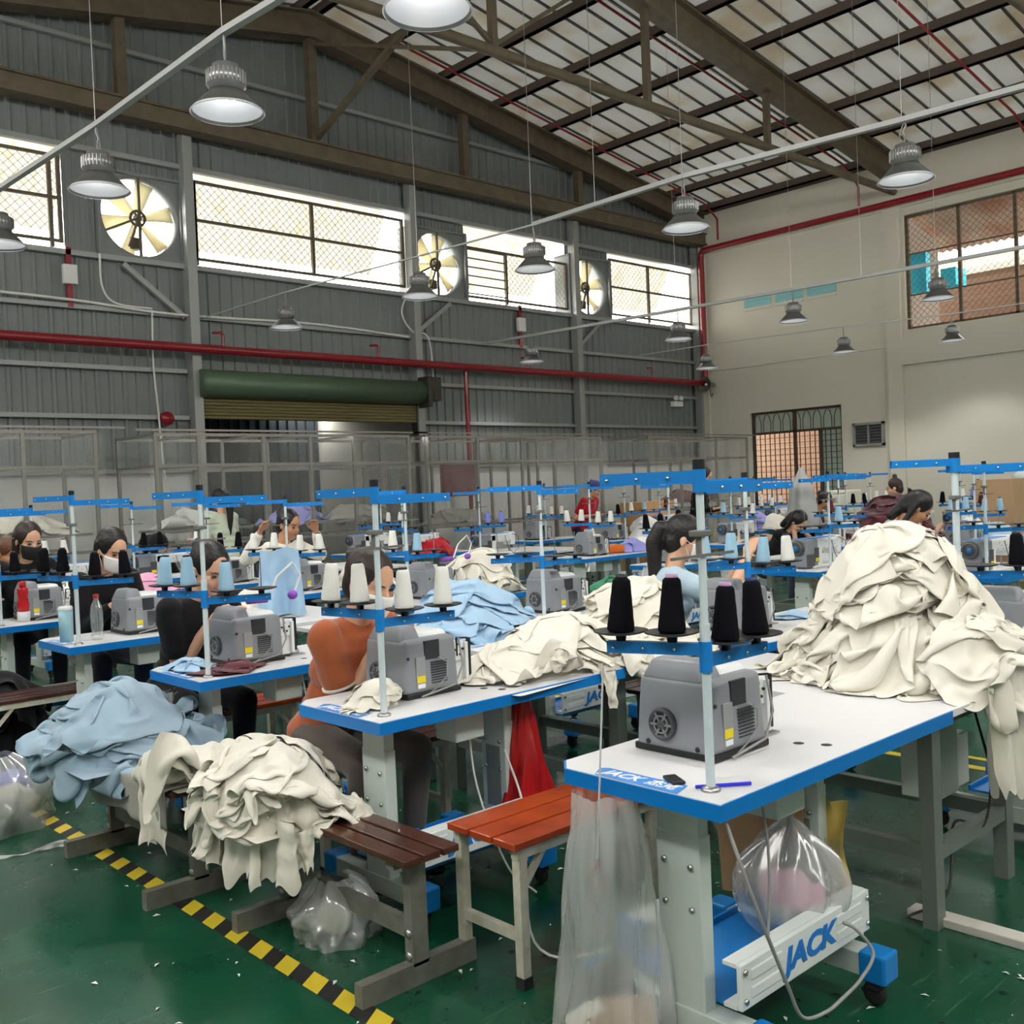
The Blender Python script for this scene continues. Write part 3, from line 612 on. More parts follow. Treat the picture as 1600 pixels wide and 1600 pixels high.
def overlock_proto():
    root=thing('sewing_machine','x','sewing machine')
    # grey cover, origin at its near-left bottom corner
    def rbox(x0,x1,y0,y1,z0,z1,tx=0,ty=0,ch=.014,mb=None):
        mb=mb or MB(); bm=bmesh.new(); bmesh.ops.create_cube(bm,size=1)
        for v in bm.verts:
            top=v.co.z>0; ax=tx if top else 0; ay=ty if top else 0
            v.co=Vector((x0+ax if v.co.x<0 else x1-ax*.3,y0+ay if v.co.y<0 else y1-ay,z1 if top else z0))
        bmesh.ops.bevel(bm,geom=bm.edges[:],offset=ch,segments=3,affect='EDGES',profile=.5); mb.bm(bm,True); return mb
    b=rbox(0,.26,0,.27,.012,.215,.012,.012,.02); c=b.build('machine_cover',grey_case,root)
    q=rbox(.012,.11,.03,.255,.20,.262,.02,.03,.014); q.build('cover_hump',grey_case,c)
    q=MB(); q.box(.005,.262,-.004,.275,0,.02,.004); q.build('machine_base',black_pl,root)
    q=rbox(.05,.25,.05,.25,.21,.232,.02,.02,.009); q=q.build('top_cap',white_cast,root)
    q=MB(); q.box(.10,.17,.0055,.02,.135,.205,.001); q.build('side_recess',recess,c)
    q=MB(); 
    for k in range(9): q.box(.125,.20,.0005,.006,.045+.0095*k,.049+.0095*k)
    q.build('vent_slot',recess,c)
    q=MB(); q.box(.055,.098,.0005,.01,.03,.15,.001); q=q.build('label_panel',label_gr,c)
    s_=MB(); s_.box(.058,.095,-.0005,.002,.055,.08); s_.build('yellow_sticker',yellow_st,q)
    s_=MB(); s_.box(.06,.093,-.0005,.002,.035,.05); s_.build('white_sticker',white_print,q)
    # fan-like handwheel on the left face
    q=MB(); cy,cz=.165,.085; q.lathe((-.002,cy,cz),[(.044,.01),(.046,-.004),(.042,-.010),(.036,-.010),(.034,-.004),(.012,-.004),(.012,-.012),(.006,-.013),(0,-.008)],32,'x')
    w=q.build('handwheel',grey_dark,root)
    q=MB()
    for k in range(6):
        a=k*PI/3; q.bar((-.009,cy+.011*math.cos(a),cz+.011*math.sin(a)),(-.009,cy+.037*math.cos(a),cz+.037*math.sin(a)),.006)
    q.lathe((-.002,cy,cz),[(.026,-.006),(.026,-.010),(.022,-.010),(.022,-.006)],28,'x'); q.build('wheel_spoke',mat('wheel_light_grey',srgb(130,133,136),.35),w)
    q=MB()
    for (yy,zz) in ((.05,.03),(.22,.03)): q.lathe((0,yy,zz),[(0,-.003),(.007,-.002),(.007,.004)],10,'x')
    q.lathe((.02,0,.15),[(0,-.002),(.006,-.001),(.006,.004)],10,'y'); q.build('screw',black_pl,c)
    # white needle end
    q=rbox(.25,.335,.06,.24,.012,.11,0,0,.006); h=q.build('machine_head',white_cast,root)
    q=MB(); q.box(.258,.325,.05,.10,.10,.175,.004); q.box(.325,.342,.04,.06,.02,.17,.002); q.build('thread_guard',white_cast,h)
    q=MB(); q.bar((.29,.05,.12),(.29,.05,.19),.006); q.bar((.29,.05,.19),(.34,.045,.185),.006); q.bar((.345,.045,.185),(.345,.045,.03),.012)
    for k in range(6): q.ball((.265+.013*k,.046,.125+.02*(k%3)),(.005,.006,.005),8,6)
    q.build('needle_bar',black_pl,h)
    q=MB(); q.lathe((.365,.10,0),[(0,.0),(.028,0),(.028,.02),(.024,.028),(0,.028)],20); q.box(.32,.40,.05,.18,.0,.006); q.build('throat_plate',steel,h)
    q=MB(); q.tube([(.155,-.004,.14),(.185,-.02,.12),(.18,-.022,.07),(.14,-.012,.03),(.10,-.01,.01)],.0028,6); q.tube([(.255,-.005,.20),(.26,-.02,.1),(.22,-.02,.03),(.06,-.02,.008)],.004,6); q.build('machine_cord',cord_gr,root)
    return root
def lockstitch_proto():
    root=thing('sewing_machine','x','sewing machine')
    b=MB(); b.box(0,.19,.05,.21,.01,.245,.018); c=b.build('motor_housing',grey_case,root)
    q=MB(); q.lathe((-.03,.13,.175),[(.0,-.01),(.02,-.012),(.04,-.008),(.062,.0),(.066,.012),(.062,.03),(0,.03)],28,'x'); w=q.build('handwheel',grey_dark,root)
    q=MB(); q.lathe((-.03,.13,.175),[(.046,-.011),(.052,-.013),(.056,-.008)],24,'x'); q.build('wheel_rim',lampgrey,w); q=MB(); q.ball((-.042,.13,.175),(.008,.02,.02),12,8); q.build('wheel_hub',blue_plastic,w)
    q=MB(); q.box(.0,.12,.047,.052,.02,.12,.0); q.box(.12,.188,.045,.052,.05,.17,.003); l=q.build('side_cover',grey_dark,c)
    q=MB(); q.box(.13,.18,.043,.047,.055,.085); q.build('yellow_sticker',yellow_st,c)
    b=MB(); b.box(.18,.27,.06,.20,.01,.24,.012); b.box(.18,.56,.06,.20,.145,.245,.02); b.box(.50,.58,.055,.205,.10,.255,.018)
    a=b.build('machine_arm',white_cast,root)
    q=MB(); q.box(.10,.62,.05,.22,0,.022,.004); q.build('machine_bed',white_cast,root)
    q=MB(); q.box(.02,.56,.075,.185,.243,.25,.003); q.build('blue_stripe',blue_print,a)
    q=MB(); q.bar((.545,.13,.1),(.545,.13,.025),.008); q.bar((.53,.13,.1),(.53,.13,.03),.01); q.box(.53,.57,.12,.14,.022,.03)
    for k in range(7): q.ball((.30+.033*k,.058,.16+.025*((k*2)%3)),(.005,.004,.005),8,6)
    q.build('needle_bar',steel,root)
    q=MB(); q.tube([(.52,.05,.24),(.60,.03,.2),(.6,.03,.05),(.5,.02,.0),(.42,.03,.1),(.40,.05,.22)],.003,6); q.build('machine_cord',cord_bk,root)
    return root
def stand_proto(h=.78,dirs=(R(95),R(8)),la=.25,discs=(2,2),thick=.0115,top=True):
    """thread stand: pole foot at origin on the table top"""
    root=thing('thread_stand','x','thread stand')
    b=MB(); b.tube([(0,0,0),(0,0,h*.47)],thick,14); b.tube([(0,0,h*.47),(0,0,h)],thick*.88,14); b.tube([(0,0,h*.45),(0,0,h*.52)],thick*1.15,14); p=b.build('pole',white_pole,root)
    b=MB(); b.lathe((0,0,0),[(.024,0),(.024,.006),(.015,.012),(.0,.012)],20); b.build('pole_foot',steel,p)
    b=MB(); b.tube([(0,0,h-.004),(0,0,h+.022)],thick*1.35,14); b.build('pole_cap',black_pl,p)
    def arm(z,ang,L,nm):
        b=MB(); d=Vector((math.cos(ang),math.sin(ang),0)); n=Vector((-d.y,d.x,0))
        p0=d*thick; p1=d*L
        # U channel
        for off,w,z0,z1 in ((0,.022,.013,.016),(.010,.003,-.014,.015),(-.010,.003,-.014,.015)):
            pts=[]
            for p_ in (p0,p1):
                for s_ in (-1,1):
                    for zz in (z0,z1): q=p_+n*(off+s_*w/2); pts.append((q.x,q.y,z+zz))
            b.add(pts,[(0,1,3,2),(4,6,7,5),(0,4,5,1),(2,3,7,6),(1,5,7,3),(0,2,6,4)])
        o=b.build(nm,blue_plastic,root)
        b=MB()
        for t in (.3,.62,.93):
            c=d*L*t
            for s_ in (-1,1): q=c+n*s_*.0125; b.ball((q.x,q.y,z),(.005,.005,.005),8,6)
        b.build('rivet',chrome,o); return o
    for z,nm in ((h-.02,'upper_arm'),(h*.44,'lower_arm')):
        for k,a in enumerate(dirs):
            if nm=='upper_arm' and not top: continue
            dz=.0 if k==0 else -.028
            o=arm(z+dz,a,la,nm)
            if nm=='lower_arm':
                for j in range(discs[k]):
                    t=(.33,.86)[j] if discs[k]==2 else .7; c=Vector((math.cos(a),math.sin(a),0))*la*t
                    q=MB(); q.lathe((c.x,c.y,z+dz+.014),[(.006,0),(.012,.002),(.014,.018),(.05,.021),(.068,.026),(.069,.029),(.05,.026),(0,.024)],28); dsc=q.build('cone_plate',black_pl,o)
                    q=MB(); q.tube([(c.x,c.y,z+dz+.03),(c.x,c.y,z+dz+.175)],.0028,6); q.build('spindle',steel,dsc)
    b=MB(); b.tube([(0,0,h-.058),(0,0,h-.002)],thick*1.45,14); b.build('upper_hub',blue_plastic,root)
    b=MB(); b.tube([(0,0,h*.44-.055),(0,0,h*.44+.02)],thick*1.45,14); b.build('lower_hub',blue_plastic,root)
    b=MB(); b.box(-.03,.02,-.016,.016,h*.79,h*.79+.016,.003); b.bar((-.12,.0,h*.73),(.10,-.02,h*.735),.007); b.bar((-.01,0,h*.735),(-.01,0,h*.79),.012); b.build('guide_clip',mat('clip_grey',srgb(110,110,106),.4),root)
    root['h']=h
    return root
def cone_pos(loc,h,dirs,la,discs):
    out=[]
    for k,a in enumerate(dirs):
        dz=.0 if k==0 else -.028
        for j in range(discs[k]):
            t=(.33,.86)[j] if discs[k]==2 else .7
            out.append((loc[0]+math.cos(a)*la*t,loc[1]+math.sin(a)*la*t,loc[2]+h*.44+dz+.014+.0265))
    return out
CAPS={'black':black_pl,'lilac':mat('lilac_cap',srgb(190,150,190),.4),'navy':mat('navy_cap',srgb(40,56,110),.4)}
CP={}
def cone(kind,loc,label,group,cap='black',hh=.125,tilt=0):
    """thread cone with its tube end; first one of each kind is built, later ones copied"""
    key=(kind,cap,hh)
    if key not in CP:
        m={'black':th_black,'white':th_white,'blue':th_blue,'violet':th_viol,'maroon':th_mar}[kind]
        root=thing('thread_cone','x','thread cone')
        b=MB(); pr=[(0,0),(.031,0),(.034,.004)]
        for i in range(9): t=i/8; pr.append((.0345-.0125*t+.0005*(i%2),.006+(hh-.012)*t))
        pr.append((.016,hh)); pr.append((0,hh)); b.lathe((0,0,0),pr,24); b.build('thread_winding',m,root)
        b=MB(); b.lathe((0,0,hh-.004),[(.014,0),(.0155,.002),(.0155,.012),(.009,.012),(.009,.008),(0,.008)],18); b.build('cone_tube',CAPS[cap],root)
        CP[key]=root; o=root
    else: o=copy_tree(CP[key])
    o.location=loc; o.rotation_euler=(tilt,tilt*.6,random.uniform(0,6)) ; return tag(o,label,'thread cone',group)
TP=table_proto(); LP_=None; OP=overlock_proto(); KP=lockstitch_proto(); SP={}
used={'t':0,'o':0,'k':0}
STN=[]
def stand(loc,label,h=.78,dirs=(R(95),R(8)),la=.25,discs=(2,2),thick=.0115,top=True,group='thread stands on the sewing tables'):
    key=(h,dirs,la,discs,thick,top)
    if key not in SP: SP[key]=stand_proto(h,dirs,la,discs,thick,top); o=SP[key]
    else: o=copy_tree(SP[key])
    o.location=loc; o.rotation_euler=(0,0,0); return tag(o,label,'thread stand',group)
def station(x0,y0,desc,kind='O',cones=None,pole=(.08,.085),mach=(.27,.215),h=.78,dirs=(R(95),R(8)),la=.25,rz=0,capk=None,hh=.125,near=False,thick=.0115,discs=(2,2)):
    place(TP,used['t'],(x0,y0,0),rz,'blue-edged table, '+desc,'table','white sewing tables with blue edges'); used['t']=1
    if kind=='O':
        place(OP,used['o'],(x0+mach[0],y0+mach[1],TZ+.001),rz,'grey overlock machine, '+desc,'sewing machine','grey overlock machines'); used['o']=1
    elif kind=='L':
        place(KP,used['k'],(x0+.18,y0+.16,TZ+.001),rz,'white-armed lockstitch machine, '+desc,'sewing machine','white lockstitch machines'); used['k']=1
    loc=(x0+pole[0],y0+pole[1],TZ)
    stand(loc,'thread stand, '+desc,h,dirs,la,discs,thick)
    if cones:
        ps=cone_pos(loc,h,dirs,la,discs)
        for i,(p,c) in enumerate(zip(ps,cones)):
            if not c: continue
            cap=(capk or ['black']*9)[i]
            where=['first','second','third','fourth'][i]
            pos={0:'inner left arm',1:'outer left arm',2:'inner right arm',3:'outer right arm'}[i]
            cone(c,p,'%s thread cone, %s: %s'%({'black':'black','white':'white','blue':'light blue','violet':'violet','maroon':'maroon'}[c],pos,desc),'thread cones on the stands',cap,hh,.06 if (i%2) else -.03)
# ------------------------------------------------------------------ rows of stations
B4=['black']*4; W4=['white']*4; L4=['blue']*4
station(1.92,1.40,'nearest of all','O',B4,h=.785,dirs=(R(112),R(0)),la=.25,capk=['lilac','black','lilac','navy'],hh=.135)
station(1.92,2.755,'used by the woman in rust-orange top','O',W4,h=.785,dirs=(R(98),R(-9)),la=.29,hh=.135)
station(1.90,4.02,'used by the woman in black t-shirt','O',['blue','blue','blue',None],h=.81,dirs=(R(108),R(-22)),la=.28)
station(1.94,5.66,'with the light blue tumbler on it','O',['black','black','black','black'],h=.83,dirs=(R(110),R(-20)),la=.3,mach=(.40,.2))
station(1.95,7.08,'with the red sports bottle on it','O',B4,h=.78,dirs=(R(140),R(-20)),la=.3)
# second row
station(4.05,1.38,'behind the big cream heap','O',[None,'violet',None,'black'],h=.81,dirs=(R(137),R(-62)),la=.26,pole=(.10,.42),thick=.016)
station(4.02,2.62,'used by the woman in pale blue blouse','O',['blue','blue','blue','white'],h=.77,dirs=(R(145),R(-30)),la=.25,pole=(.14,.20),mach=(.16,.26))
station(4.02,4.05,'second row, beside the dark green heap','O',[None]*4,h=.78,dirs=(R(140),R(-5)),la=.3,pole=(.12,.17),mach=(.24,.2))
station(4.10,5.45,'second row, behind the woman in rust-orange top','O',['white',None,'blue',None],h=.79,dirs=(R(150),R(0)),la=.28,pole=(.10,.16),mach=(.3,.2))
station(4.05,7.0,'second row, behind the held sweatshirt','O',W4,h=.76,dirs=(R(150),R(-25)),la=.3)
station(4.1,8.45,'second row, before the back-turned ponytail woman','O',['white',None,'black','black'],h=.77,dirs=(R(150),R(-25)),la=.3)
station(4.05,10.0,'second row, beside the black hood','L',B4,h=.78,dirs=(R(160),R(-25)),la=.3)
station(2.9,9.4,'far left before the left booth','L',W4,h=.78,dirs=(R(150),R(-25)),la=.3)
# third row beyond the aisle
station(7.25,4.25,'lockstitch by the aisle with hanging hose','L',['blue',None,None,None],h=.78,dirs=(R(-35),R(150)),la=.26,pole=(.36,.1))
station(7.3,2.85,'third row, bent woman in pale green shirt','L',[None]*4,h=.80,dirs=(R(150),R(-35)),la=.3,pole=(.1,.15))
station(7.3,5.75,'third row, behind the pale blue blouse','O',B4,h=.78,dirs=(R(-35),R(150)),la=.26)
station(7.78,7.28,'third row, with violet bundle on it','O',W4,h=.79,dirs=(R(150),R(-20)),la=.3,pole=(.42,.3),mach=(.3,.2))
station(7.6,8.75,'third row, with tan pole and blue handwheel','L',['violet','violet',None,None],h=.79,dirs=(R(-35),R(150)),la=.3)
station(7.35,9.9,'third row, by the red cloth','L',None,h=.77)
station(7.35,11.0,'third row, closest to the booth posts','L',['white','white',None,None],h=.82,dirs=(R(-30),R(150)),la=.3,pole=(.7,.3))
# fourth row
station(9.95,2.85,'fourth row, right picture edge','L',['black','violet',None,'black'],h=.78,dirs=(R(150),R(-40)),la=.3)
station(10.0,4.1,'fourth row, second from the right edge','O',L4,h=.78,dirs=(R(150),R(-40)),la=.3)
station(10.0,5.55,'fourth row, woman with mask bent over it','L',['maroon',None,None,None],h=.78,dirs=(R(150),R(-40)),la=.3)
station(10.0,6.95,'fourth row, with tan cloth on it','L',['blue',None,None,'white'],h=.79,dirs=(R(150),R(-40)),la=.3)
station(10.4,9.2,'fourth row, near the carton','O',['white',None,'black',None],h=.81,dirs=(R(-30),R(150)),la=.3,pole=(.5,.2))
station(10.2,10.55,'fourth row, in front of the woman in red','O',W4,h=.82,dirs=(R(150),R(-30)),la=.3,pole=(.45,.2))
# fifth and sixth rows
station(12.55,3.9,'fifth row, right end','L',B4,h=.79,dirs=(R(150),R(-40)),la=.3)
station(12.6,5.35,'fifth row, beside the maroon heap','L',['black','black',None,'maroon'],h=.79,dirs=(R(150),R(-40)),la=.3)
station(12.6,6.9,'fifth row, in front of the grey hooded cover','O',['black','black',None,None],h=.79,dirs=(R(-40),R(150)),la=.3)
station(12.9,8.55,'fifth row, with cream and violet heaps','O',W4,h=.79,dirs=(R(150),R(-40)),la=.3)
station(12.7,10.2,'fifth row, far end','L',['maroon','white',None,'blue'],h=.79,dirs=(R(-40),R(150)),la=.3)
station(15.1,4.6,'sixth row, right end','L',W4,h=.79,dirs=(R(150),R(-40)),la=.3)
station(15.2,6.2,'sixth row, under the extractor vent','L',['violet','white',None,'white'],h=.79,dirs=(R(150),R(-40)),la=.3)
station(15.2,7.9,'sixth row, before the grille window','L',W4,h=.79,dirs=(R(-40),R(150)),la=.3)
station(15.1,9.6,'sixth row, far end','L',W4,h=.79,dirs=(R(150),R(-40)),la=.3)
# ------------------------------------------------------------------ white steel-legged work tables between the rows
def worktable_proto():
    root=thing('work_table','x','table'); L,Wd=.70,1.25
    b=MB(); b.box(0,L,0,Wd,TZ-.045,TZ-.02,.002); b.build('tabletop',laminate,root)
    stl=mat('grey_green_steel',srgb(120,128,122),.42,.3)
    for x in (.06,L-.06):
        for y in (.08,Wd-.08): b=MB(); b.box(x-.03,x+.03,y-.025,y+.025,.0,TZ-.045); b.build('leg',stl,root)
    b=MB(); b.box(.03,L-.03,.06,.1,TZ-.09,TZ-.045); b.box(.03,L-.03,Wd-.1,Wd-.06,TZ-.09,TZ-.045)
    b.box(.06,L-.06,.06,.1,.22,.27); b.box(.06,L-.06,Wd-.1,Wd-.06,.22,.27); b.box(.04,.08,.08,Wd-.08,.22,.27); b.box(L-.08,L-.04,.08,Wd-.08,.22,.27); b.build('frame_rail',stl,root)
    return root
wp=worktable_proto()
for i,(x,y,l) in enumerate(((3.18,1.44,'white-topped steel work table carrying the biggest cream heap'),(3.18,2.80,'white-topped steel work table under cream garments behind the nearest machines'),(3.18,4.14,'white-topped steel work table under the light blue heap'),(3.18,5.55,'white-topped steel work table with the bagged white heap'),(8.70,4.5,'steel work table beyond the aisle, right side'),(9.1,7.2,'steel work table beyond the aisle, middle'),(8.9,8.8,'steel work table beyond the aisle, far side'),(6.1,9.0,'white cutting table near the plastic booths'),(11.6,5.0,'steel work table under the maroon heap'),(14.1,8.4,'steel work table in the far rows, left'))):
    place(wp,i>0,(x,y,0),0,l,'table','white-topped work tables')
# control column under the near work table
root=thing('control_cabinet','grey-green control box on a column under the cream heap table','cabinet',(3.62,1.66,0)); b=MB(); b.box(-.02,.16,0,.14,.3,.66,.006); b.build('cabinet_body',leg_paint,root); b=MB(); b.box(.16,.30,.02,.16,.30,.50,.006); b.build('motor_box',white_cast,root)
b=MB(); b.bar((.04,.06,.3),(.04,.06,.0),.05); b.build('cabinet_post',leg_paint,root)
# ------------------------------------------------------------------ benches
def bench(name_label,x0,x1,y0,y1,z,long,woodm,frm,style):
    root=thing('bench',name_label,'bench',(x0,y0,0)); W,D=x1-x0,y1-y0; 
    for k in range(3):
        b=MB()
        if long=='y': w=W/3; b.box(k*w+.004,(k+1)*w-.008,0,D,z-.022,z,.003)
        else: w=D/3; b.box(0,W,k*w+.004,(k+1)*w-.008,z-.022,z,.003)
        b.build('slat',woodm,root)
    if style=='T':   # single posts on cross feet
        for y in (.10,D-.10):
            b=MB(); c=W/2; b.box(c-.03,c+.03,y-.02,y+.02,.06,z-.022); b.box(c-.09,c+.09,y-.02,y+.02,z-.05,z-.022); o=b.build('leg',frm,root)
            q=MB(); q.lathe((c-.03,y,.16),[(0,-.008),(.014,-.006),(.014,.002)],8,'x'); q.lathe((c-.03,y,.09),[(0,-.008),(.014,-.006),(.014,.002)],8,'x'); q.build('bolt',steel,o)
            b=MB(); b.box(c-.22,c+.22,y-.02,y+.02,.0,.07); b.build('foot',frm,root)
        b=MB(); b.box(W/2-.012,W/2+.012,.1,D-.1,.13,.19); b.build('stretcher',frm,root)
    else:
        for x in (.04,W-.04):
            for y in (.03,D-.03): 
                b=MB(); b.box(x-.016,x+.016,y-.016,y+.016,.03,z-.05); o=b.build('leg',frm,root); q=MB(); q.box(x-.019,x+.019,y-.019,y+.019,0,.035); q.build('foot_cap',rubber,o)
            b=MB(); b.box(x-.012,x+.012,.03,D-.03,.14,.17); b.build('stretcher',frm,root)
        b=MB(); b.box(.02,W-.02,.015,.045,z-.055,z-.022); b.box(.02,W-.02,D-.045,D-.015,z-.055,z-.022); b.bar((.04,.03,z-.16),(.14,.03,z-.05),.018); b.bar((W-.04,.03,z-.16),(W-.14,.03,z-.05),.018); b.build('frame_rail',frm,root)
    return root
bench('dark brown three-slat bench with cream garments over its far end',1.735,1.955,2.40,3.36,.425,'y',wood_br,bench_steel,'T')
bench('bench under the grey cover cloth with a dusty blue heap',1.56,1.86,3.60,4.62,.44,'y',wood_br,bench_steel,'T')
bench('orange-varnished three-slat bench with chipped cream legs',2.0,2.70,2.20,2.53,.45,'x',wood_or,bench_cream,'H')
bench('small brown slat bench behind the orange-top woman\'s table',3.95,4.40,3.35,3.65,.45,'x',wood_br,bench_steel,'H')
bench('brown slat bench at the left picture edge',1.62,2.25,6.05,6.35,.45,'x',wood_br,bench_cream,'H')
bench('bench under the woman in rust-orange top',2.1,2.8,3.45,3.75,.45,'x',wood_br,bench_cream,'H')
bench('bench under the woman in black t-shirt',2.1,2.8,4.72,5.02,.45,'x',wood_or,bench_cream,'H')
bench('bench under the woman in pale blue shirt',4.35,5.05,3.32,3.62,.45,'x',wood_br,bench_cream,'H') if False else None
# ------------------------------------------------------------------ plastic curtain booths by the grey wall
booth_steel=mat('booth_steel',srgb(138,136,128),.4,.5)
def booth(label,x0,x1,y0,y1,z,posts,seed):
    rng=random.Random(seed); root=thing('curtain_booth',label,'booth',(x0,y0,0),0,'clear plastic curtain booths'); W,D=x1-x0,y1-y0
    b=MB()
    for (yy) in (0,D):
        for x in [0]+posts+[W]: b.box(x-.02,x+.02,yy-.02,yy+.02,0,z)
        for zz in (z-.02,1.98,1.0): b.box(-.02,W+.02,yy-.018,yy+.018,zz-.018,zz+.018)
    for x in [0]+posts+[W]:
        for zz in (z-.02,1.98): b.box(x-.016,x+.016,0,D,zz-.016,zz+.016)
    b.box(-.25,W+.35,-.035,-.015,z+.02,z+.045)
    b.build('booth_frame',booth_steel,root)
    def curtain(p,q,k):
        n=int((Vector(q)-Vector(p)).length/.035); P=[]; p=Vector(p);q=Vector(q); d=(q-p).normalized(); nn=Vector((-d.y,d.x,0)); ph=rng.uniform(0,9)
        for i in range(n+1):
            t=i/n; c=p+(q-p)*t; col=[]
            for j in range(9):
                s_=j/8; w=(.010+.012*s_)*math.sin(i*.42+ph+1.2*math.sin(i*.13+s_*2))+.035*noise.noise(Vector((i*.11,s_*2.2,k*3.1+seed)))
                a=c+nn*w; col.append((a.x,a.y,z-.03-(z-.55)*s_))
            P.append(col)
        m=MB(); m.grid(P); return m.build('plastic_curtain',film,root,fix=False)
    curtain((-.1,-.05,0),(W+.1,-.05,0),1); curtain((0,0,0),(0,D,0),2); curtain((W,0,0),(W,D,0),3)
    return root
booth('clear plastic curtain booth at the far left, cream bags inside',3.05,4.46,11.85,12.9,2.40,[.62],1)
booth('widest clear plastic curtain booth in front of the doorway',5.18,8.98,11.85,13.0,2.38,[.55,1.45,2.15,2.85],2)
booth('clear plastic curtain booth right of the doorway with red cloth inside',9.31,13.15,11.85,13.0,2.38,[1.0,1.95,2.3,2.7,3.2],3)
booth('clear plastic curtain booth nearest the white wall',14.45,17.6,11.85,13.0,2.40,[.95,2.1],4)
# ------------------------------------------------------------------ people
def capsule(mb,p,q,r1,r2,seg=12):
    p=Vector(p);q=Vector(q); mb.tube([p,p.lerp(q,.33),p.lerp(q,.66),q],[r1,r1+(r2-r1)*.33,r1+(r2-r1)*.66,r2],seg); mb.ball(p,r1,seg,8); mb.ball(q,r2,seg,8)
def fuse(mb,name,ma,parent,vox,it=4,fac=.5):
    me=mb.mesh(name,ma); o=bpy.data.objects.new(name,me); COL.objects.link(o)
    m=o.modifiers.new('r','REMESH'); m.mode='VOXEL'; m.voxel_size=vox; m.use_smooth_shade=True
    m=o.modifiers.new('s','SMOOTH'); m.iterations=it; m.factor=fac
    dg=bpy.context.evaluated_depsgraph_get(); dg.update(); me2=bpy.data.meshes.new_from_object(o.evaluated_get(dg)); o.modifiers.clear(); o.data=me2
    if not me2.materials: me2.materials.append(ma)
    o.parent=parent; return o
def person(label,x,y,face=180,hipz=.52,lean=28,turn=0,head=(20,0),shirt=black_c,pants=dkden,hair=hair_b,style='bun',mask=None,sleeve='short',vox=.011,hands=((-.15,.36,.84),(.03,.36,.84)),sk=skin,roll=0,stand=False,legs=True,hem=None,sc=1.07):
    """seated (or standing) worker; local +Y is the way the hips face"""
    root=thing('person',label,'person',(x,y,0),R(face),'garment workers'); root.scale=(sc,)*3
    Rx=Matrix.Rotation(R(-lean),3,'X'); Rz=Matrix.Rotation(R(turn),3,'Z'); T=Rz@Rx
    hip=Vector((0,0,hipz)); 
    def tp(v): return hip+T@Vector(v)
    neck=tp((0,-.01,.50)); hx,hy=head
    Rh=Rz@Matrix.Rotation(R(hy),3,'Z')@Matrix.Rotation(R(-hx),3,'X')@Matrix.Rotation(R(roll),3,'Y')
    H=neck+T@Vector((0,.0,.045))+Rh@Vector((0,.02,.10))
    def hp(v): return H+Rh@Vector(v)
    sh=[tp((s*.155,0,.44)) for s in (-1,1)]; hd=[Vector(h) for h in hands]; 
    def elbow(s,w):
        d=w-s; L=d.length; a,b_=.29,.25
        if L>a+b_-.01: w=s+d*((a+b_-.01)/L); d=w-s; L=d.length
        c=(a*a-b_*b_+L*L)/(2*L); h=math.sqrt(max(a*a-c*c,0)); n=Vector((0,0,-1)); n=(n-d.normalized()*n.dot(d.normalized())).normalized(); side=Vector((1 if s.x>0 else -1,-.2,0)); n=(n*1.0+side*.55+Vector((0,-.45,0))); n=(n-d.normalized()*n.dot(d.normalized())).normalized()
        return s+d.normalized()*c+n*h,w
    ew=[elbow(sh[i],hd[i]) for i in (0,1)]
    if stand: knees=[Vector((s*.09,.02,hipz*.53)) for s in (-1,1)]; ank=[Vector((s*.1,-.02,.07)) for s in (-1,1)]
    else: knees=[Vector((s*.12,.40,hipz-.03)) for s in (-1,1)]; ank=[Vector((s*.12,.36,.08)) for s in (-1,1)]
    Rt=T.to_3x3()
    def torso(mb,k):
        mb.ball(hip+Vector((0,-.01,.0)),(.165+k,.125+k,.12+k),18,12)
        for z,rx,ry in ((.10,.142,.108),(.19,.138,.102),(.28,.15,.11),(.36,.155,.108)): mb.ball(tp((0,0,z)),(rx+k,ry+k,.10+k),18,12,T)
        mb.ball(tp((0,-.005,.42)),(.15+k,.085+k,.065+k),18,12,T)
        for s in (-1,1): mb.ball(tp((s*.07,.06,.31)),(.065+k,.055+k,.06+k),12,8,T)
        for i in (0,1): mb.ball(sh[i],.058+k,12,8)
    def legs_(mb,k):
        for i,s in enumerate((-1,1)):
            capsule(mb,hip+Vector((s*.085,0,-.01)),knees[i],.085+k,.058+k); capsule(mb,knees[i],ank[i]+Vector((0,0,.04)),.055+k,.036+k)
    # body: one continuous skin
    b=MB(); torso(b,-.012); legs_(b,-.012)
    capsule(b,tp((0,-.01,.43)),hp((0,-.02,-.05)),.052,.048)
    b.ball(hp((0,0,.03)),(.074,.092,.09),20,14,Rh); b.ball(hp((0,.028,-.03)),(.06,.068,.082),18,12,Rh); b.ball(hp((0,.06,-.088)),(.028,.028,.024),12,8,Rh)
    for s in (-1,1):
        b.ball(hp((s*.034,.062,-.03)),(.026,.026,.028),12,8,Rh); b.ball(hp((s*.076,-.005,-.012)),(.010,.018,.030),10,8,Rh)
    b.ball(hp((0,.098,-.022)),(.013,.017,.014),10,8,Rh); capsule(b,hp((0,.088,.01)),hp((0,.1,-.018)),.008,.011,8); b.ball(hp((0,.078,.022)),(.05,.016,.012),12,8,Rh)
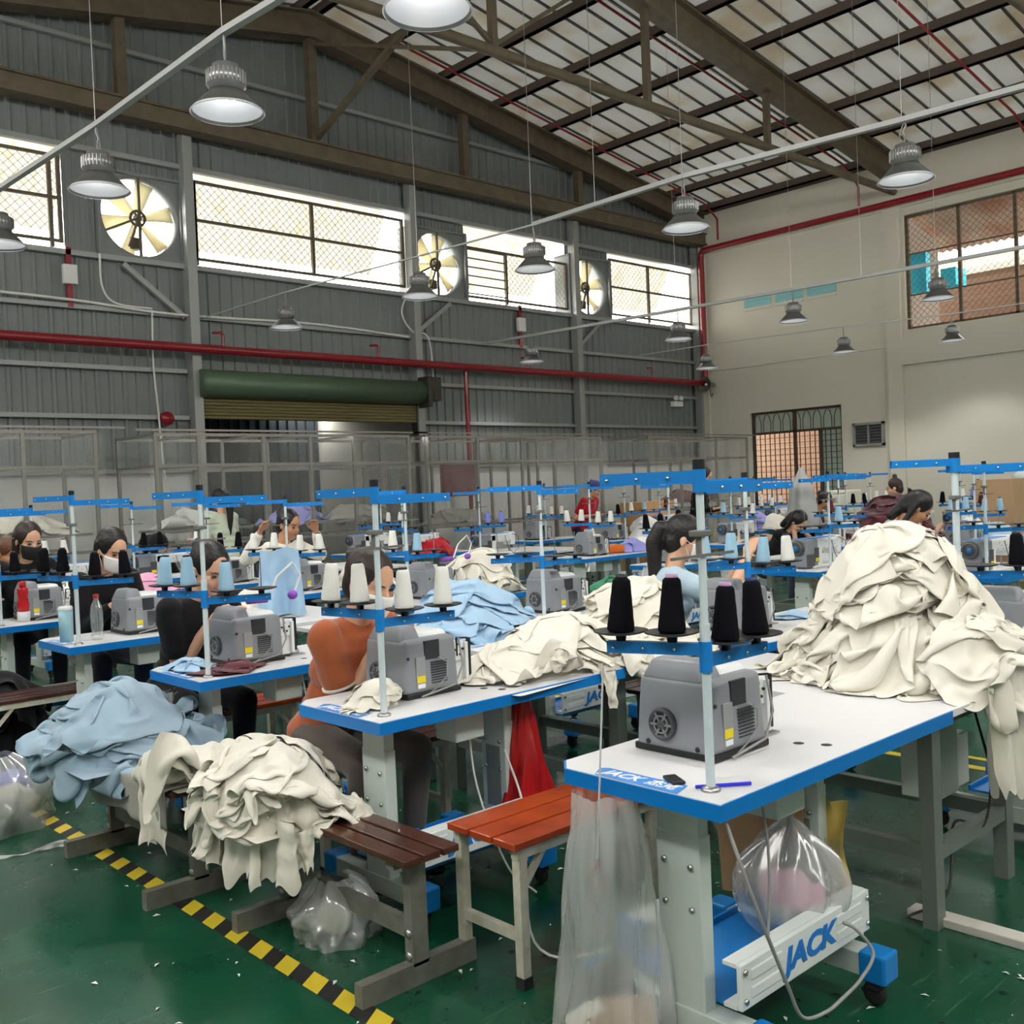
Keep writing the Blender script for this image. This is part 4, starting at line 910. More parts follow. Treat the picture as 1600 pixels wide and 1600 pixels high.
    for i in (0,1):
        e,w=ew[i]; capsule(b,sh[i],e,.046,.036); capsule(b,e,w,.037,.024)
        d=(w-e).normalized(); up_=Vector((0,0,1)); sd=d.cross(up_).normalized(); up_=sd.cross(d)
        if vox<.0125:
            pc=w+d*.045; b.ball(pc,(.036,.042,.016),12,8,Matrix((sd,d,up_)).transposed())
            for k,(o_,ln) in enumerate(((-.028,.055),(-.010,.066),(.009,.062),(.026,.048))):
                a0=w+d*.075+sd*o_; a1=a0+d*ln*.5-up_*.006; a2=a1+d*ln*.35-up_*.022; r=.0088
                capsule(b,a0,a1,r,r*.95,8); capsule(b,a1,a2,r*.95,r*.8,8)
            s_=1 if i==0 else -1
            t0=w+d*.02+sd*s_*.026; t1=t0+d*.035+sd*s_*.026-up_*.008; t2=t1+d*.03-up_*.008; capsule(b,t0,t1,.011,.0095,8); capsule(b,t1,t2,.0095,.008,8)
        else: b.ball(w+d*.06,(.036,.07,.018),12,8,Matrix((sd,d,up_)).transposed())
    body=fuse(b,'body',sk,root,vox*.72,3)
    # clothes
    b=MB(); torso(b,.006)
    for i in (0,1):
        e,w=ew[i]
        if sleeve=='short': q=sh[i].lerp(e,.62); capsule(b,sh[i],q,.064,.062)
        else: capsule(b,sh[i],e,.058,.050); q=e.lerp(w,.86); capsule(b,e,q,.050,.038)
    s_=fuse(b,'shirt',shirt,root,vox,3)
    cv=s_.data
    # gentle cloth folds
    for v in cv.vertices: v.co+=v.normal*(noise.noise(v.co*14)*.006+noise.noise(Vector((v.co.x*6,v.co.y*6,v.co.z*26)))*.004)
    if sleeve=='short' and hem:
        for i in (0,1):
            e,w=ew[i]; q=sh[i].lerp(e,.72); d=(e-sh[i]).normalized(); b=MB(); b.tube([q-d*.02,q-d*.012],[.067,.067],20); b.build('sleeve_hem',hem,s_)
    if legs: 
        b=MB(); legs_(b,.004); b.ball(hip+Vector((0,-.01,-.02)),(.168,.13,.11),16,10); fuse(b,'trousers',pants,root,vox*1.1,3)
        for i in (0,1): b=MB(); a=ank[i]; b.ball(a+Vector((0,.05,-.035)),(.042,.12,.036),14,8); b.build('shoe',black_pl if i>=0 else 0,root)
    # hair
    b=MB(); b.ball(hp((0,-.014,.036)),(.085,.1,.096),20,14,Rh); b.ball(hp((0,-.05,-.02)),(.074,.06,.08),16,10,Rh)
    if style in('bun','knot'): b.ball(hp((0,-.105,.07)),(.038,.034,.038),12,8,Rh)
    if style=='top': b.ball(hp((0,-.03,.15)),(.034,.034,.036),12,8,Rh)
    if style=='spiky':
        for k in range(9): a=k*.7; capsule(b,hp((0,-.05,.11)),hp((.055*math.cos(a),-.06+.05*math.sin(a),.175)),.016,.006,8)
    if style in('pony','tail'):
        L=.20 if style=='pony' else .34; P=[hp((0,-.09,.04)),hp((0,-.135,.02)),hp((0,-.15,-.06))]; P+= [P[-1]+Vector((0,0,-L*.5)),P[-1]+Vector((0,.01,-L))]
        for i in range(4): capsule(b,P[i],P[i+1],[.03,.042,.044,.036][i],[.042,.044,.036,.014][i])
    if style=='long':
        for s in (-1,1): capsule(b,hp((s*.07,-.03,.03)),hp((s*.075,-.01,-.14)),.028,.02)
        capsule(b,hp((0,-.08,.0)),hp((0,-.09,-.16)),.05,.035)
    if style=='hood': b.ball(hp((0,-.02,.0)),(.10,.115,.12),18,12,Rh); b.ball(hp((0,-.09,-.12)),(.13,.10,.10),14,10,Rh)
    ho=fuse(b,'hair' if style!='hood' else 'hood',hair,root,vox*.8,3)
    ho['label']='hair'; del ho['label']
    if vox<.0125 or True:
        b=MB()
        
        for s in (-1,1): b=MB(); b.ball(hp((s*.031,.086,.0)),(.0145,.008,.0055),10,6,Rh); b.build('eye',eye_m,root)
        b=MB()
        
        for s in (-1,1): b=MB(); b.tube([hp((s*.014,.097,.019)),hp((s*.032,.092,.024)),hp((s*.048,.078,.019))],[.0025,.003,.0015],6); b.build('eyebrow',hair_b,root)
    if mask:
        P=[]
        for i in range(9):
            z=-.012-.098*i/8; row=[]
            for j in range(13):
                a=R(-72+144*j/12); k=math.sin(PI*i/8)*.006
                rr=1-.32*(i/8)**2.2; row.append(tuple(hp(((.071*rr+.002)*math.sin(a),.022+(.088+k+(.010 if abs(a)<.3 and i<4 else 0))*math.cos(a)*(1-.12*(i/8)**3),z))))
            P.append(row)
        b=MB(); b.grid(P); o=b.build('face_mask',mask,root,fix=False); o.modifiers.new('s','SOLIDIFY').thickness=.002
        b=MB()
        for s in (-1,1): 
            for z in (-.02,-.085): b.tube([hp((s*.069,.045,z)),hp((s*.078,.01,-.015+(z+.05)*.4))],.0015,5)
        b.build('ear_loop',mask,root)
    else: b=MB(); b.ball(hp((0,.090,-.057)),(.021,.009,.0075),12,8,Rh); b.build('mouth',lip,root)
    return root
mw=mat('white_mask',srgb(232,232,228),.8); mk=mat('black_mask',(.015,.015,.017),.8)
person('person in a rust-orange top and white mask bent behind four white cones',2.27,3.62,180,hipz=.495,lean=24,turn=8,head=(20,0),shirt=rust_top,pants=brownpants,hair=hair_db,style='knot',mask=mw,vox=.010,hem=cream,hands=((-.18,.30,.84),(-.03,.29,.84)))
person('person in a black t-shirt, hair tied back, bent low behind light blue cones',2.25,4.98,180,lean=24,turn=8,head=(26,2),shirt=black_c,pants=black_c,hair=hair_b,style='knot',mask=None,vox=.010,hands=((-.18,.30,.84),(-.02,.28,.84)))
person('person in a dark jacket and white mask behind two black cones',2.43,6.60,180,hipz=.56,lean=20,turn=6,head=(24,4),shirt=navy if False else black_c,pants=dkden,hair=hair_b,style='long',mask=mw,vox=.011,sleeve='long')
person('person with a black face mask and dark swept hair, second from the left edge',2.39,7.96,180,hipz=.59,lean=16,turn=4,head=(18,4),shirt=black_c,pants=black_c,hair=hair_db,style='long',mask=mk,vox=.011,sleeve='long',hands=((-.1,.4,.83),(.28,.36,.83)))
person('person with reddish-brown hair cut by the left picture edge',2.56,9.35,180,lean=26,turn=10,head=(30,20),shirt=pink_c,pants=dkden,hair=hair_br,style='long',vox=.013,sleeve='long',sk=skin2)
person('person in a pale blue blouse, ponytail and white mask, seen in profile',4.45,3.62,218,hipz=.49,lean=12,turn=2,head=(16,-2),shirt=paleb,pants=dkden,hair=hair_b,style='tail',mask=mw,vox=.010,hands=((-.14,.42,.93),(.12,.46,1.02)))
person('person with black hair and tanned face holding up a light blue sweatshirt',4.50,7.90,180,hipz=.58,lean=12,turn=10,head=(18,8),shirt=cream,pants=dkden,hair=hair_b,style='bun',vox=.012,sleeve='long',sk=skin2,hands=((-.1,.45,1.15),(.34,.35,1.16)))
person('person in a pale green t-shirt, dark hair, bent over behind the cream heap',7.38,3.84,205,hipz=.60,lean=24,turn=6,head=(44,6),shirt=paleg,pants=dkden,hair=hair_b,style='long',vox=.012,sk=skin2)
person('person with black hair and white mask just behind the pale green shirt',9.88,4.92,200,lean=22,head=(24,0),shirt=white_c,pants=dkden,hair=hair_b,style='knot',mask=mw,vox=.013,sleeve='long')
person('person with spiky tied black hair beside the maroon heap',10.25,5.32,190,hipz=.52,lean=28,head=(36,0),shirt=paleg,pants=dkden,hair=hair_b,style='spiky',vox=.013)
person('person seen from behind with a top bun above the maroon heap',13.95,6.75,20,hipz=.60,lean=12,head=(10,0),shirt=white_c,pants=dkden,hair=hair_db,style='top',vox=.014)
person('person with black hair bent down in front of the grille window',10.3,6.70,180,hipz=.44,lean=34,head=(50,0),shirt=black_c,pants=dkden,hair=hair_b,style='long',vox=.014)
person('person in a brown vest with white sleeves near the cream plastic drawers',13.25,8.0,205,lean=26,head=(30,0),shirt=mat('brown_vest',srgb(66,44,40),.8),pants=dkden,hair=hair_b,style='knot',vox=.014,sk=skin2)
person('person in a red shirt and dark cap bent over a far machine',12.05,11.35,190,hipz=.80,lean=24,head=(30,8),shirt=red_c,pants=dkden,hair=navy,style='knot',vox=.014,stand=True,hands=((-.16,.30,.98),(.18,.3,.98)))
person('person in a pale green shirt with a long black ponytail, back turned',5.62,11.05,15,hipz=.80,lean=4,head=(4,0),shirt=paleg,pants=dkden,hair=hair_b,style='tail',vox=.014,stand=True,hands=((-.16,.34,1.0),(.18,.34,1.0)),sleeve='long')
person('person bent under a black hood in front of the white wainscot',4.55,10.98,185,lean=36,head=(60,0),shirt=black_c,pants=dkden,hair=black_c,style='hood',vox=.014,sleeve='long')
person('person in a dark jacket standing behind the nearest blue bracket',11.95,8.95,200,hipz=.86,lean=10,head=(20,0),shirt=black_c,pants=dkden,hair=hair_b,style='long',vox=.014,stand=True,sleeve='long',hands=((-.16,.3,1.05),(.18,.3,1.05)))
person('person in a cream shirt cut by the right picture edge',5.44,1.92,180,lean=16,head=(20,0),shirt=cream,pants=dkden,hair=hair_b,style='bun',vox=.012,sk=skin2)
class Heap:
    """height field that garments are dropped onto"""
    def __init__(s,x0,x1,y0,y1,base,res=.012):
        s.x0,s.y0,s.res=x0,y0,res
        s.nx=int((x1-x0)/res)+2; s.ny=int((y1-y0)/res)+2
        X=x0+np.arange(s.nx)*res; Y=y0+np.arange(s.ny)*res
        s.B=base(*np.meshgrid(X,Y,indexing='ij')).astype(float)   # support surface
        s.H=s.B.copy()
    def at(s,x,y,A=None):
        A=s.H if A is None else A
        i=(x-s.x0)/s.res; j=(y-s.y0)/s.res
        i=np.clip(i,0,s.nx-1.001); j=np.clip(j,0,s.ny-1.001)
        a=i.astype(int);b=j.astype(int);u=i-a;v=j-b
        return A[a,b]*(1-u)*(1-v)+A[a+1,b]*u*(1-v)+A[a,b+1]*(1-u)*v+A[a+1,b+1]*u*v
    def stamp(s,P,low=None):
        # raise the field to the sheet (refined 3x)
        def up(A): 
            A=np.concatenate([np.stack([A[:-1]*(1-k/3)+A[1:]*k/3 for k in range(3)],1).reshape(-1,*A.shape[1:]),A[-1:]])
            return A
        Q=up(P); Q=np.swapaxes(up(np.swapaxes(Q,0,1)),0,1).reshape(-1,3)
        i=np.round((Q[:,0]-s.x0)/s.res).astype(int); j=np.round((Q[:,1]-s.y0)/s.res).astype(int)
        k=(i>=0)&(j>=0)&(i<s.nx)&(j<s.ny)
        if low is not None: k&=Q[:,2]>low
        np.maximum.at(s.H,(i[k],j[k]),Q[k,2]+.004)
def smooth(H,n):
    for _ in range(n):
        H=(H+np.roll(H,1,0)+np.roll(H,-1,0)+np.roll(H,1,1)+np.roll(H,-1,1))/5
    return H
def garment(heap,P,Lx,Ly,steps=90,iters=8,bend=.25,pin=None,seed=0,sag=9.8,side=None,fric=.6,damp=.985):
    """P (n,m,3) start positions; rest size Lx x Ly. side(P)-> corrected P for table sides"""
    n,m,_=P.shape
    dx=Lx/(n-1);dy=Ly/(m-1); dd=math.hypot(dx,dy)
    V=np.zeros_like(P); dt=1/60
    W=np.ones((n,m,1)); 
    if pin is not None: W[pin]=0
    def con(P,a,b,L,k,wa,wb):
        A=P[a];B=P[b]; d=B-A; l=np.sqrt((d*d).sum(-1,keepdims=True))+1e-9
        c=d*((l-L)/l)*k/(wa+wb+1e-9)
        P[a]=A+c*wa; P[b]=B-c*wb
    S=slice
    cons=[]
    for ax,L in ((0,dx),(1,dy)):
        N=(n,m)[ax]
        for st in (0,1):
            cnt=(N-1-st+1)//2
            if cnt<1: continue
            a=S(st,st+2*cnt-1,2); b=S(st+1,st+2*cnt,2)
            ka=(a,S(None)) if ax==0 else (S(None),a); kb=(b,S(None)) if ax==0 else (S(None),b)
            cons.append((ka,kb,L,1.0))
    for st in (0,1):
        cnt=(n-1-st+1)//2
        a=S(st,st+2*cnt-1,2); b=S(st+1,st+2*cnt,2)
        cons.append(((a,S(0,m-1)),(b,S(1,m)),dd,.3)); cons.append(((a,S(1,m)),(b,S(0,m-1)),dd,.3))
    for ax,L in ((0,dx),(1,dy)):
        N=(n,m)[ax]
        for sp,kk in ((2,bend),(4,bend*.5)):
            for st in range(2*sp):
                idx=np.arange(st,N-sp,2*sp)
                if len(idx)<1: continue
                a=S(int(idx[0]),int(idx[-1])+1,2*sp); b=S(int(idx[0])+sp,int(idx[-1])+sp+1,2*sp)
                ka=(a,S(None)) if ax==0 else (S(None),a); kb=(b,S(None)) if ax==0 else (S(None),b)
                cons.append((ka,kb,L*sp,kk))
    cons=[(a,b,L,k,W[a],W[b]) for a,b,L,k in cons]
    for t in range(steps):
        V[...,2]-=sag*dt; V*=damp
        Q=P+V*dt*W
        for it in range(iters):
            for a,b,L,k,wa,wb in cons: 
                if k<1 and it%2: continue
                con(Q,a,b,L,k,wa,wb)
            if it%2==1 or it==iters-1:
                if side is not None: Q=side(Q)
                h=heap.at(Q[...,0],Q[...,1])+.003
                pen=h-Q[...,2]; hit=(pen>0)&(pen<.12) if side is not None else pen>0
                Q[...,2]=np.where(hit,h,Q[...,2])
                if it==iters-1:
                    f=np.where(hit,fric,0)[...,None]
                    Q[...,:2]=Q[...,:2]*(1-f)+P[...,:2]*f
        Vn=(Q-P)/dt
        sp=np.sqrt((Vn**2).sum(-1,keepdims=True)); Vn*=np.minimum(1,2.5/(sp+1e-9))
        V=Vn; P=Q
    return P
def drop(heap,cx,cy,Lx,Ly,rng,squash=.6,res=.016,rot=None,z=None,**k):
    n=max(8,int(Lx/res));m=max(8,int(Ly/res))
    u,v=np.meshgrid(np.linspace(-.5,.5,n),np.linspace(-.5,.5,m),indexing='ij')
    a=rng.uniform(0,6.28) if rot is None else rot
    sx,sy=(squash,squash) if np.isscalar(squash) else squash
    f1,f2,p1,p2=rng.uniform(1.5,4),rng.uniform(1.5,4),rng.uniform(0,6),rng.uniform(0,6)
    wx=.07*np.sin(v*6.28*f1*.5+p1)+.03*np.sin(u*6.28*f2+p2); wy=.07*np.sin(u*6.28*f2*.5+p2)+.03*np.sin(v*6.28*f1+p1)
    x=u*Lx*sx+wx*(1-sx)*2; y=v*Ly*sy+wy*(1-sy)*2
    X=cx+x*math.cos(a)-y*math.sin(a); Y=cy+x*math.sin(a)+y*math.cos(a)
    h=heap.at(X,Y)
    Z=np.maximum(h,np.median(h))+.03+.035*np.sin(u*6.28*f2*1.7+v*5+p1)*np.cos(v*6.28*f1*1.7-u*4+p2)+rng.normal(0,.004,u.shape)+.04
    if z is not None: Z=Z*0+z+(Z-Z.mean())
    return garment(heap,np.stack([X,Y,Z],-1),Lx,Ly,**k)
# ------------------------------------------------------------------ heaps of garments: sheets of cloth settled one on another
def cloth_obj(name,Ps,ma,label,cat,kind=None,extra=None,sub=1,group=None):
    b=MB()
    for P in Ps: b.grid([[tuple(q) for q in r] for r in P])
    if extra: b.grid(extra)
    o=b.build(name,ma,fix=False)
    if sub: m=o.modifiers.new('s','SUBSURF'); m.levels=sub; m.render_levels=sub
    tag(o,label,cat,group,kind); return o
def pile(name,label,ma,cx,cy,rect,z,mound,rx,ry,N,size,seed,squash=.55,bend=.16,res=.016,steps=45,rr=.8,rot=0,cat='garment heap',floorz=0.0,bumps=True,extra_drops=(),base=None,scale=1,keep=None):
    rng=np.random.default_rng(seed); x0,x1,y0,y1=rect; ca,sa=math.cos(rot),math.sin(rot)
    def m(x,y):
        u=((x-cx)*ca+(y-cy)*sa)/rx; v=(-(x-cx)*sa+(y-cy)*ca)/ry; d=np.sqrt(u*u+v*v)
        w=1+.18*np.sin(3*u+seed)*np.cos(3.5*v+seed*2) if bumps else 1
        return mound*w*np.clip(1-d**2.2,0,None)**.75
    def sup(x,y):
        t=np.where((x>x0)&(x<x1)&(y>y0)&(y<y1),z,floorz); return np.maximum(t,np.where(m(x,y)>.01,z+m(x,y),-9))
    H=Heap(cx-rx-.45,cx+rx+.45,cy-ry-.45,cy+ry+.45,sup)
    Ps=[]
    for i in range(N):
        t=1-i/N; r=(rng.uniform(.75,1.05) if i<N*.45 else rng.uniform(0,.65)*t**.3)*rr; a=i*2.4+seed
        px_,py_=cx+(r*math.cos(a)*rx)*ca-(r*math.sin(a)*ry)*sa, cy+(r*math.cos(a)*rx)*sa+(r*math.sin(a)*ry)*ca
        P=drop(H,px_,py_,rng.uniform(.8,1.15)*size[0],rng.uniform(.8,1.15)*size[1],rng,squash=squash,bend=bend,res=res,steps=steps)
        Ps.append(P); H.stamp(P,low=z-.02); H.H=np.maximum(H.B,smooth(H.H,1)) if z==floorz else np.where(H.B>floorz+.01,np.maximum(H.B,smooth(H.H,1)),H.H)
    for e in extra_drops:
        P=drop(H,e[0],e[1],e[2],e[3],rng,squash=e[4],bend=bend,res=res,steps=steps+20,rot=e[5]); Ps.append(P); H.stamp(P,low=z-.02)
    # filled core so no gap shows between the garments
    n=26; E=[]
    for i in range(n+1):
        row=[]
        for j in range(n+1):
            x=cx+(2*i/n-1)*rx*1.02; y=cy+(2*j/n-1)*ry*1.02
            X=cx+(x-cx)*ca-(y-cy)*sa; Y=cy+(x-cx)*sa+(y-cy)*ca; row.append((X,Y,(z+float(m(X,Y))*(1+.25*noise.noise(Vector((X*9,Y*9,seed))))-.03) if float(m(X,Y))>.035 else z-.012))
        E.append(row)
    return cloth_obj(name,Ps,ma,label,cat,'stuff' if N>3 else None,E if mound>.04 else None),H
# cover cloth on the far bench (hangs over both long sides)
CP_=[]
for i in range(41):
    y=3.60+1.06*i/40; row=[]
    for j in range(31):
        t=j/30*.62-.31; w=.008*noise.noise(Vector((y*7,t*9,2)))
        if abs(t)<.16: x,z=1.71+t,.452+w*.6
        else: s_=1 if t>0 else -1; dd=abs(t)-.16; x,z=1.71+s_*(.165+.03*dd+.012*math.sin(y*17+s_)*(dd/.15)+w),.452-dd-.02*noise.noise(Vector((y*3,s_,5)))*(dd/.15)
        row.append((x,y,z))
    CP_.append(row)
b=MB(); b.grid(CP_); o=b.build('bench_cover',greyc,fix=False); o.modifiers.new('s','SOLIDIFY').thickness=.003; tag(o,'pale grey cover cloth draped over the bench under the dusty blue heap','cloth')
pile('garment_heap','dusty light blue sweatshirts heaped on the covered bench at lower left',pblue,1.68,4.36,(1.55,1.87,3.58,4.64),.46,.17,.27,.34,11,(.8,.65),11,squash=.55,bend=.32,res=.016)
# cream garments over the brown benches
pile('garment_heap','cream garments hanging off the near brown bench end',cream,1.74,3.18,(1.735,1.955,2.85,3.45),.43,.14,.20,.27,12,(.56,.44),12,squash=.5,bend=.12,res=.015,floorz=.0,steps=55,
  extra_drops=((1.66,3.12,.5,.5,.42,.3),(1.62,3.28,.5,.42,.42,1.2),(1.72,2.98,.5,.42,.42,-.3),(1.64,3.04,.5,.46,.42,.1),(1.64,3.2,.55,.46,.42,.1),(1.66,2.98,.5,.46,.42,.15),(1.88,3.2,.5,.4,.5,0)))
pile('garment_heap','few cream garments with an indigo cuff hanging off the covered bench end',cream,1.72,3.68,(1.56,1.86,3.58,4.6),.455,.07,.14,.12,4,(.52,.42),13,squash=.6,bend=.3,res=.015,steps=55,extra_drops=((1.62,3.62,.5,.34,.6,.4),))
# the biggest cream heap
pile('garment_heap','biggest heap of cream garments at the right, sleeves hanging down',cream,3.70,1.84,(3.18,3.88,1.44,2.69),.73,.35,.33,.40,34,(.75,.55),21,squash=.46,bend=.12,res=.0155,steps=42,rr=.85,
  extra_drops=((3.55,1.46,.8,.42,.5,1.5),(3.76,1.45,.95,.40,.5,1.35),(3.92,1.5,.9,.5,.5,1.0),(3.66,1.62,.8,.6,.42,.9),(3.6,1.9,.7,.6,.42,.2),(3.55,1.5,.7,.4,.45,.1),(3.75,1.42,.7,.4,.45,.0)))
# cream garments across the second near table and the work table
pile('garment_heap','long spread of cream garments between the two nearest machines',cream,3.12,3.08,(2.45,3.88,2.80,4.05),.755,.10,.62,.30,16,(.7,.5),22,squash=.5,bend=.12,res=.0155,rot=.1,
  extra_drops=((2.95,2.92,.75,.4,.6,.1),(3.3,2.88,.6,.42,.6,.6),(2.78,2.98,.6,.4,.6,0)))
pile('garment_heap','tall cream heap behind the nearest black cones, left of the pale blue blouse',cream,3.66,3.12,(3.18,3.88,2.80,4.05),.78,.22,.24,.26,10,(.7,.5),52,squash=.48,bend=.12,res=.0165)
pile('garment_heap','light blue jersey heap behind the cream spread',lblue,3.54,4.24,(3.15,3.88,4.0,5.39),.745,.16,.36,.42,14,(.7,.5),23,squash=.45,bend=.25,res=.018,rot=0)
pile('garment_heap','cream heap on the table behind the light blue jersey',cream,4.98,5.74,(4.1,5.35,5.45,6.01),.755,.20,.34,.24,9,(.8,.55),24,squash=.55,bend=.25,res=.02,rot=.2)
pile('bagged_garments','cream garments in a clear bag on the white work table',cream,3.42,6.25,(3.18,3.88,5.5,6.8),.745,.16,.22,.20,5,(.5,.4),25,squash=.5,res=.02)
pile('garment_heap','crumpled cream scrap heap at the left end of the second near table',cream,2.10,3.02,(1.93,2.2,2.8,3.3),.755,.055,.09,.11,4,(.34,.28),26,squash=.5,bend=.2,res=.012)
pile('garment','crumpled light blue garment on the third near table',lblue,2.02,4.36,(1.92,3.1,4.03,4.56),.755,.03,.07,.09,2,(.34,.28),27,squash=.5,res=.013,cat='garment')
pile('garment','maroon garment lying on the third near table in front of the machine',maroon,2.16,4.17,(1.92,3.1,4.03,4.56),.755,.02,.10,.07,2,(.32,.26),28,squash=.65,res=.013,cat='garment')
pile('garment_heap','dark green heap beside a grey plastic bag',green_c,5.0,4.42,(4.1,5.3,4.05,4.7),.755,.10,.16,.16,5,(.5,.4),29,squash=.5,res=.02)
pile('garment_heap','red jersey heap on a far white table',red_c,8.05,10.15,(7.35,8.6,9.9,10.5),.76,.12,.28,.18,6,(.5,.4),30,squash=.55,res=.024)
pile('garment_heap','maroon heap piled high at the right behind the bent woman',maroon,11.8,5.92,(11.5,12.5,5.0,6.6),.77,.40,.62,.50,12,(.9,.6),31,squash=.6,res=.03)
pile('garment_heap','white cloth spread below the maroon heap',white_c,11.2,5.6,(10.9,12.3,5.0,6.25),.76,.12,.5,.3,6,(.8,.5),32,squash=.7,res=.03)
pile('garment_heap','violet shirts folded in a heap on a fifth-row table',violet,13.35,8.95,(12.9,14.1,8.5,9.2),.76,.28,.34,.25,5,(.6,.5),33,squash=.7,res=.03)
pile('garment_heap','cream heap right in front of the violet shirts',cream,13.55,8.65,(12.9,14.1,8.5,9.2),.76,.2,.28,.15,4,(.5,.4),34,squash=.7,res=.03)
pile('garment_heap','white garment heap on the table of the fourth row near the carton',white_c,11.35,9.35,(10.4,11.9,9.2,9.8),.76,.28,.3,.24,6,(.6,.5),35,squash=.6,res=.03)
pile('garment_heap','black garments beside the far white heap',black_c,11.45,8.75,(10.9,11.9,8.5,9.0),.76,.16,.3,.2,5,(.6,.5),36,squash=.6,res=.03)
pile('garment','tan cloth lying on a fourth-row table',brownc,10.85,7.12,(10,11.2,6.95,7.5),.76,.06,.3,.14,3,(.6,.4),37,squash=.8,res=.03,cat='garment')
pile('garment_heap','pale blue garments on the table at the right picture edge',paleb,10.95,4.35,(10,11.2,4.1,4.7),.76,.16,.34,.2,6,(.6,.5),38,squash=.6,res=.028)
pile('garment_heap','white garments on a fifth-row table at the right',white_c,13.2,5.6,(12.6,13.8,5.3,5.9),.76,.14,.34,.2,5,(.6,.5),39,squash=.6,res=.03)
pile('garment_heap','violet jersey heap at the right picture edge',violet,5.05,1.55,(4.05,5.3,1.38,1.94),.755,.2,.2,.16,4,(.5,.4),40,squash=.6,res=.025)
pile('garment_heap','pink and white garments on the far left table',pink_c,3.55,8.7,(3.0,5.3,8.4,9.0),.76,.14,.3,.2,5,(.5,.4),41,squash=.6,res=.025)
pile('garment_heap','white garments behind the girl with long dark hair',white_c,2.95,8.2,(2.6,3.6,7.9,8.6),.76,.16,.26,.24,4,(.5,.4),42,squash=.6,res=.025)
pile('garment_heap','folded pale cloth on the violet bundle table',white_c,9.4,7.9,(9.0,9.8,7.2,8.4),.76,.1,.25,.3,4,(.6,.4),43,squash=.8,res=.03)
pile('garment_heap','cream garments on the table beyond the sweatshirt',cream,4.95,7.25,(4.05,5.3,7.0,7.56),.755,.2,.25,.18,5,(.5,.4),44,squash=.6,res=.025)
pile('garment_heap','black trousers heaped on the floor at the left edge',black_c,1.85,6.72,(1.4,2.3,6.4,7.0),.0,.5,.34,.30,7,(.9,.7),45,squash=.7,res=.03)
# light blue sweatshirt being held up
def hanging(name,label,ma,p,q,zt,zb,amp,seed,cat,fr=9,w2=1.0,nz=26,nx=46,hem=0.0):
    rng=random.Random(seed); P=[]; p=Vector((*p,0));q=Vector((*q,0)); d=(q-p).normalized(); n=Vector((-d.y,d.x,0)); L=(q-p).length
    for i in range(nx+1):
        t=i/nx; col=[]
        for j in range(nz+1):
            s=j/nz; k=amp*(.35+.65*s)
            w=k*math.sin(t*fr*2*PI/2+seed+1.1*math.sin(s*2.5+t*4))+k*.5*math.sin(t*fr*4.1+seed*2+s*1.5)
            u=(t-.5)*L*(1+(w2-1)*s); c=(p+q)/2+d*u+n*(w+.012*noise.noise(Vector((t*5,s*5,seed))))
            z=zt-(zt-zb)*s*(1-hem*(.5+.5*noise.noise(Vector((t*6,seed,1)))))+.012*math.sin(t*7+seed)*(1-s)
            col.append((c.x,c.y,z))
        P.append(col)
    return cloth_obj(name,[np.array(P)],ma,label,cat)
hanging('sweatshirt','light blue sweatshirt held upright above the tables with a small black print',lblue,(3.29,5.99),(3.49,5.84),1.18,.745,.05,3,'garment',fr=3,w2=1.25)
# sleeves hanging off the biggest heap and off the table corner
hanging('cream_sleeve','long cream sleeve hanging to knee height from the biggest heap, front piece',cream,(3.42,1.405),(3.66,1.37),.80,.34,.022,5,'garment',fr=4,w2=.8,hem=.3)
hanging('cream_sleeve','cream garment hanging behind the front sleeve at the right picture edge',cream,(3.62,1.40),(3.90,1.38),.92,.40,.03,8,'garment',fr=4,w2=.9,hem=.3)
hanging('cream_corner','cream garment corner dangling over the blue edge beside the nearest machine',cream,(2.98,2.745),(3.16,2.76),.79,.60,.015,9,'garment',fr=2,w2=.25)
P=[]
for i in range(41):
    a=2*PI*i/40; col=[]
    for j in range(25):
        t=j/24; r=(.02+.16*min(1,t*3)+.16*max(0,t-.4))*(1+.12*math.sin(a*7+t*2)*t+.15*noise.noise(Vector((math.cos(a)*2,math.sin(a)*2,t*3))))
        col.append((12.75+r*math.cos(a)*1.15,7.7+r*math.sin(a)*.8,1.66-.9*t))
    P.append(col)
b=MB(); b.grid(P); tag(b.build('hooded_cover',mat('grey_hood_cloth',srgb(176,178,176),.8),fix=False),'pale grey pointed cover standing in front of the grille window','cover')

for i,(x0,y0,x1,y1,zt,zb,am,fr,w2,lab) in enumerate((
 (1.64,2.86,1.60,3.08,.47,.20,.022,4,1.0,'cream garment hanging at the near end of the bench heap, ragged hem'),
 (1.60,3.00,1.56,3.26,.50,.17,.026,5,1.05,'widest cream garment hanging from the middle of the bench heap'),
 (1.57,3.18,1.55,3.40,.48,.22,.022,4,1.0,'cream garment hanging at the far end of the bench heap'),
 (1.70,2.82,1.64,2.94,.44,.26,.015,3,.8,'narrow cream garment corner hanging over the brown slats'),
 (1.545,3.62,1.54,3.80,.47,.16,.018,4,1.0,'cream garment with pointed hem hanging off the covered bench end'))):
    hanging('garment',lab,cream,(x0,y0),(x1,y1),zt,zb,am,i+11,'garment',fr=fr,w2=w2,hem=.45,nx=60,nz=24)
pile('garment','light blue scrap lying on the table right of the pale blue blouse machine',lblue,4.85,2.98,(4.02,5.26,2.62,3.18),.755,.02,.10,.08,2,(.26,.2),53,squash=.7,res=.015,cat='garment')
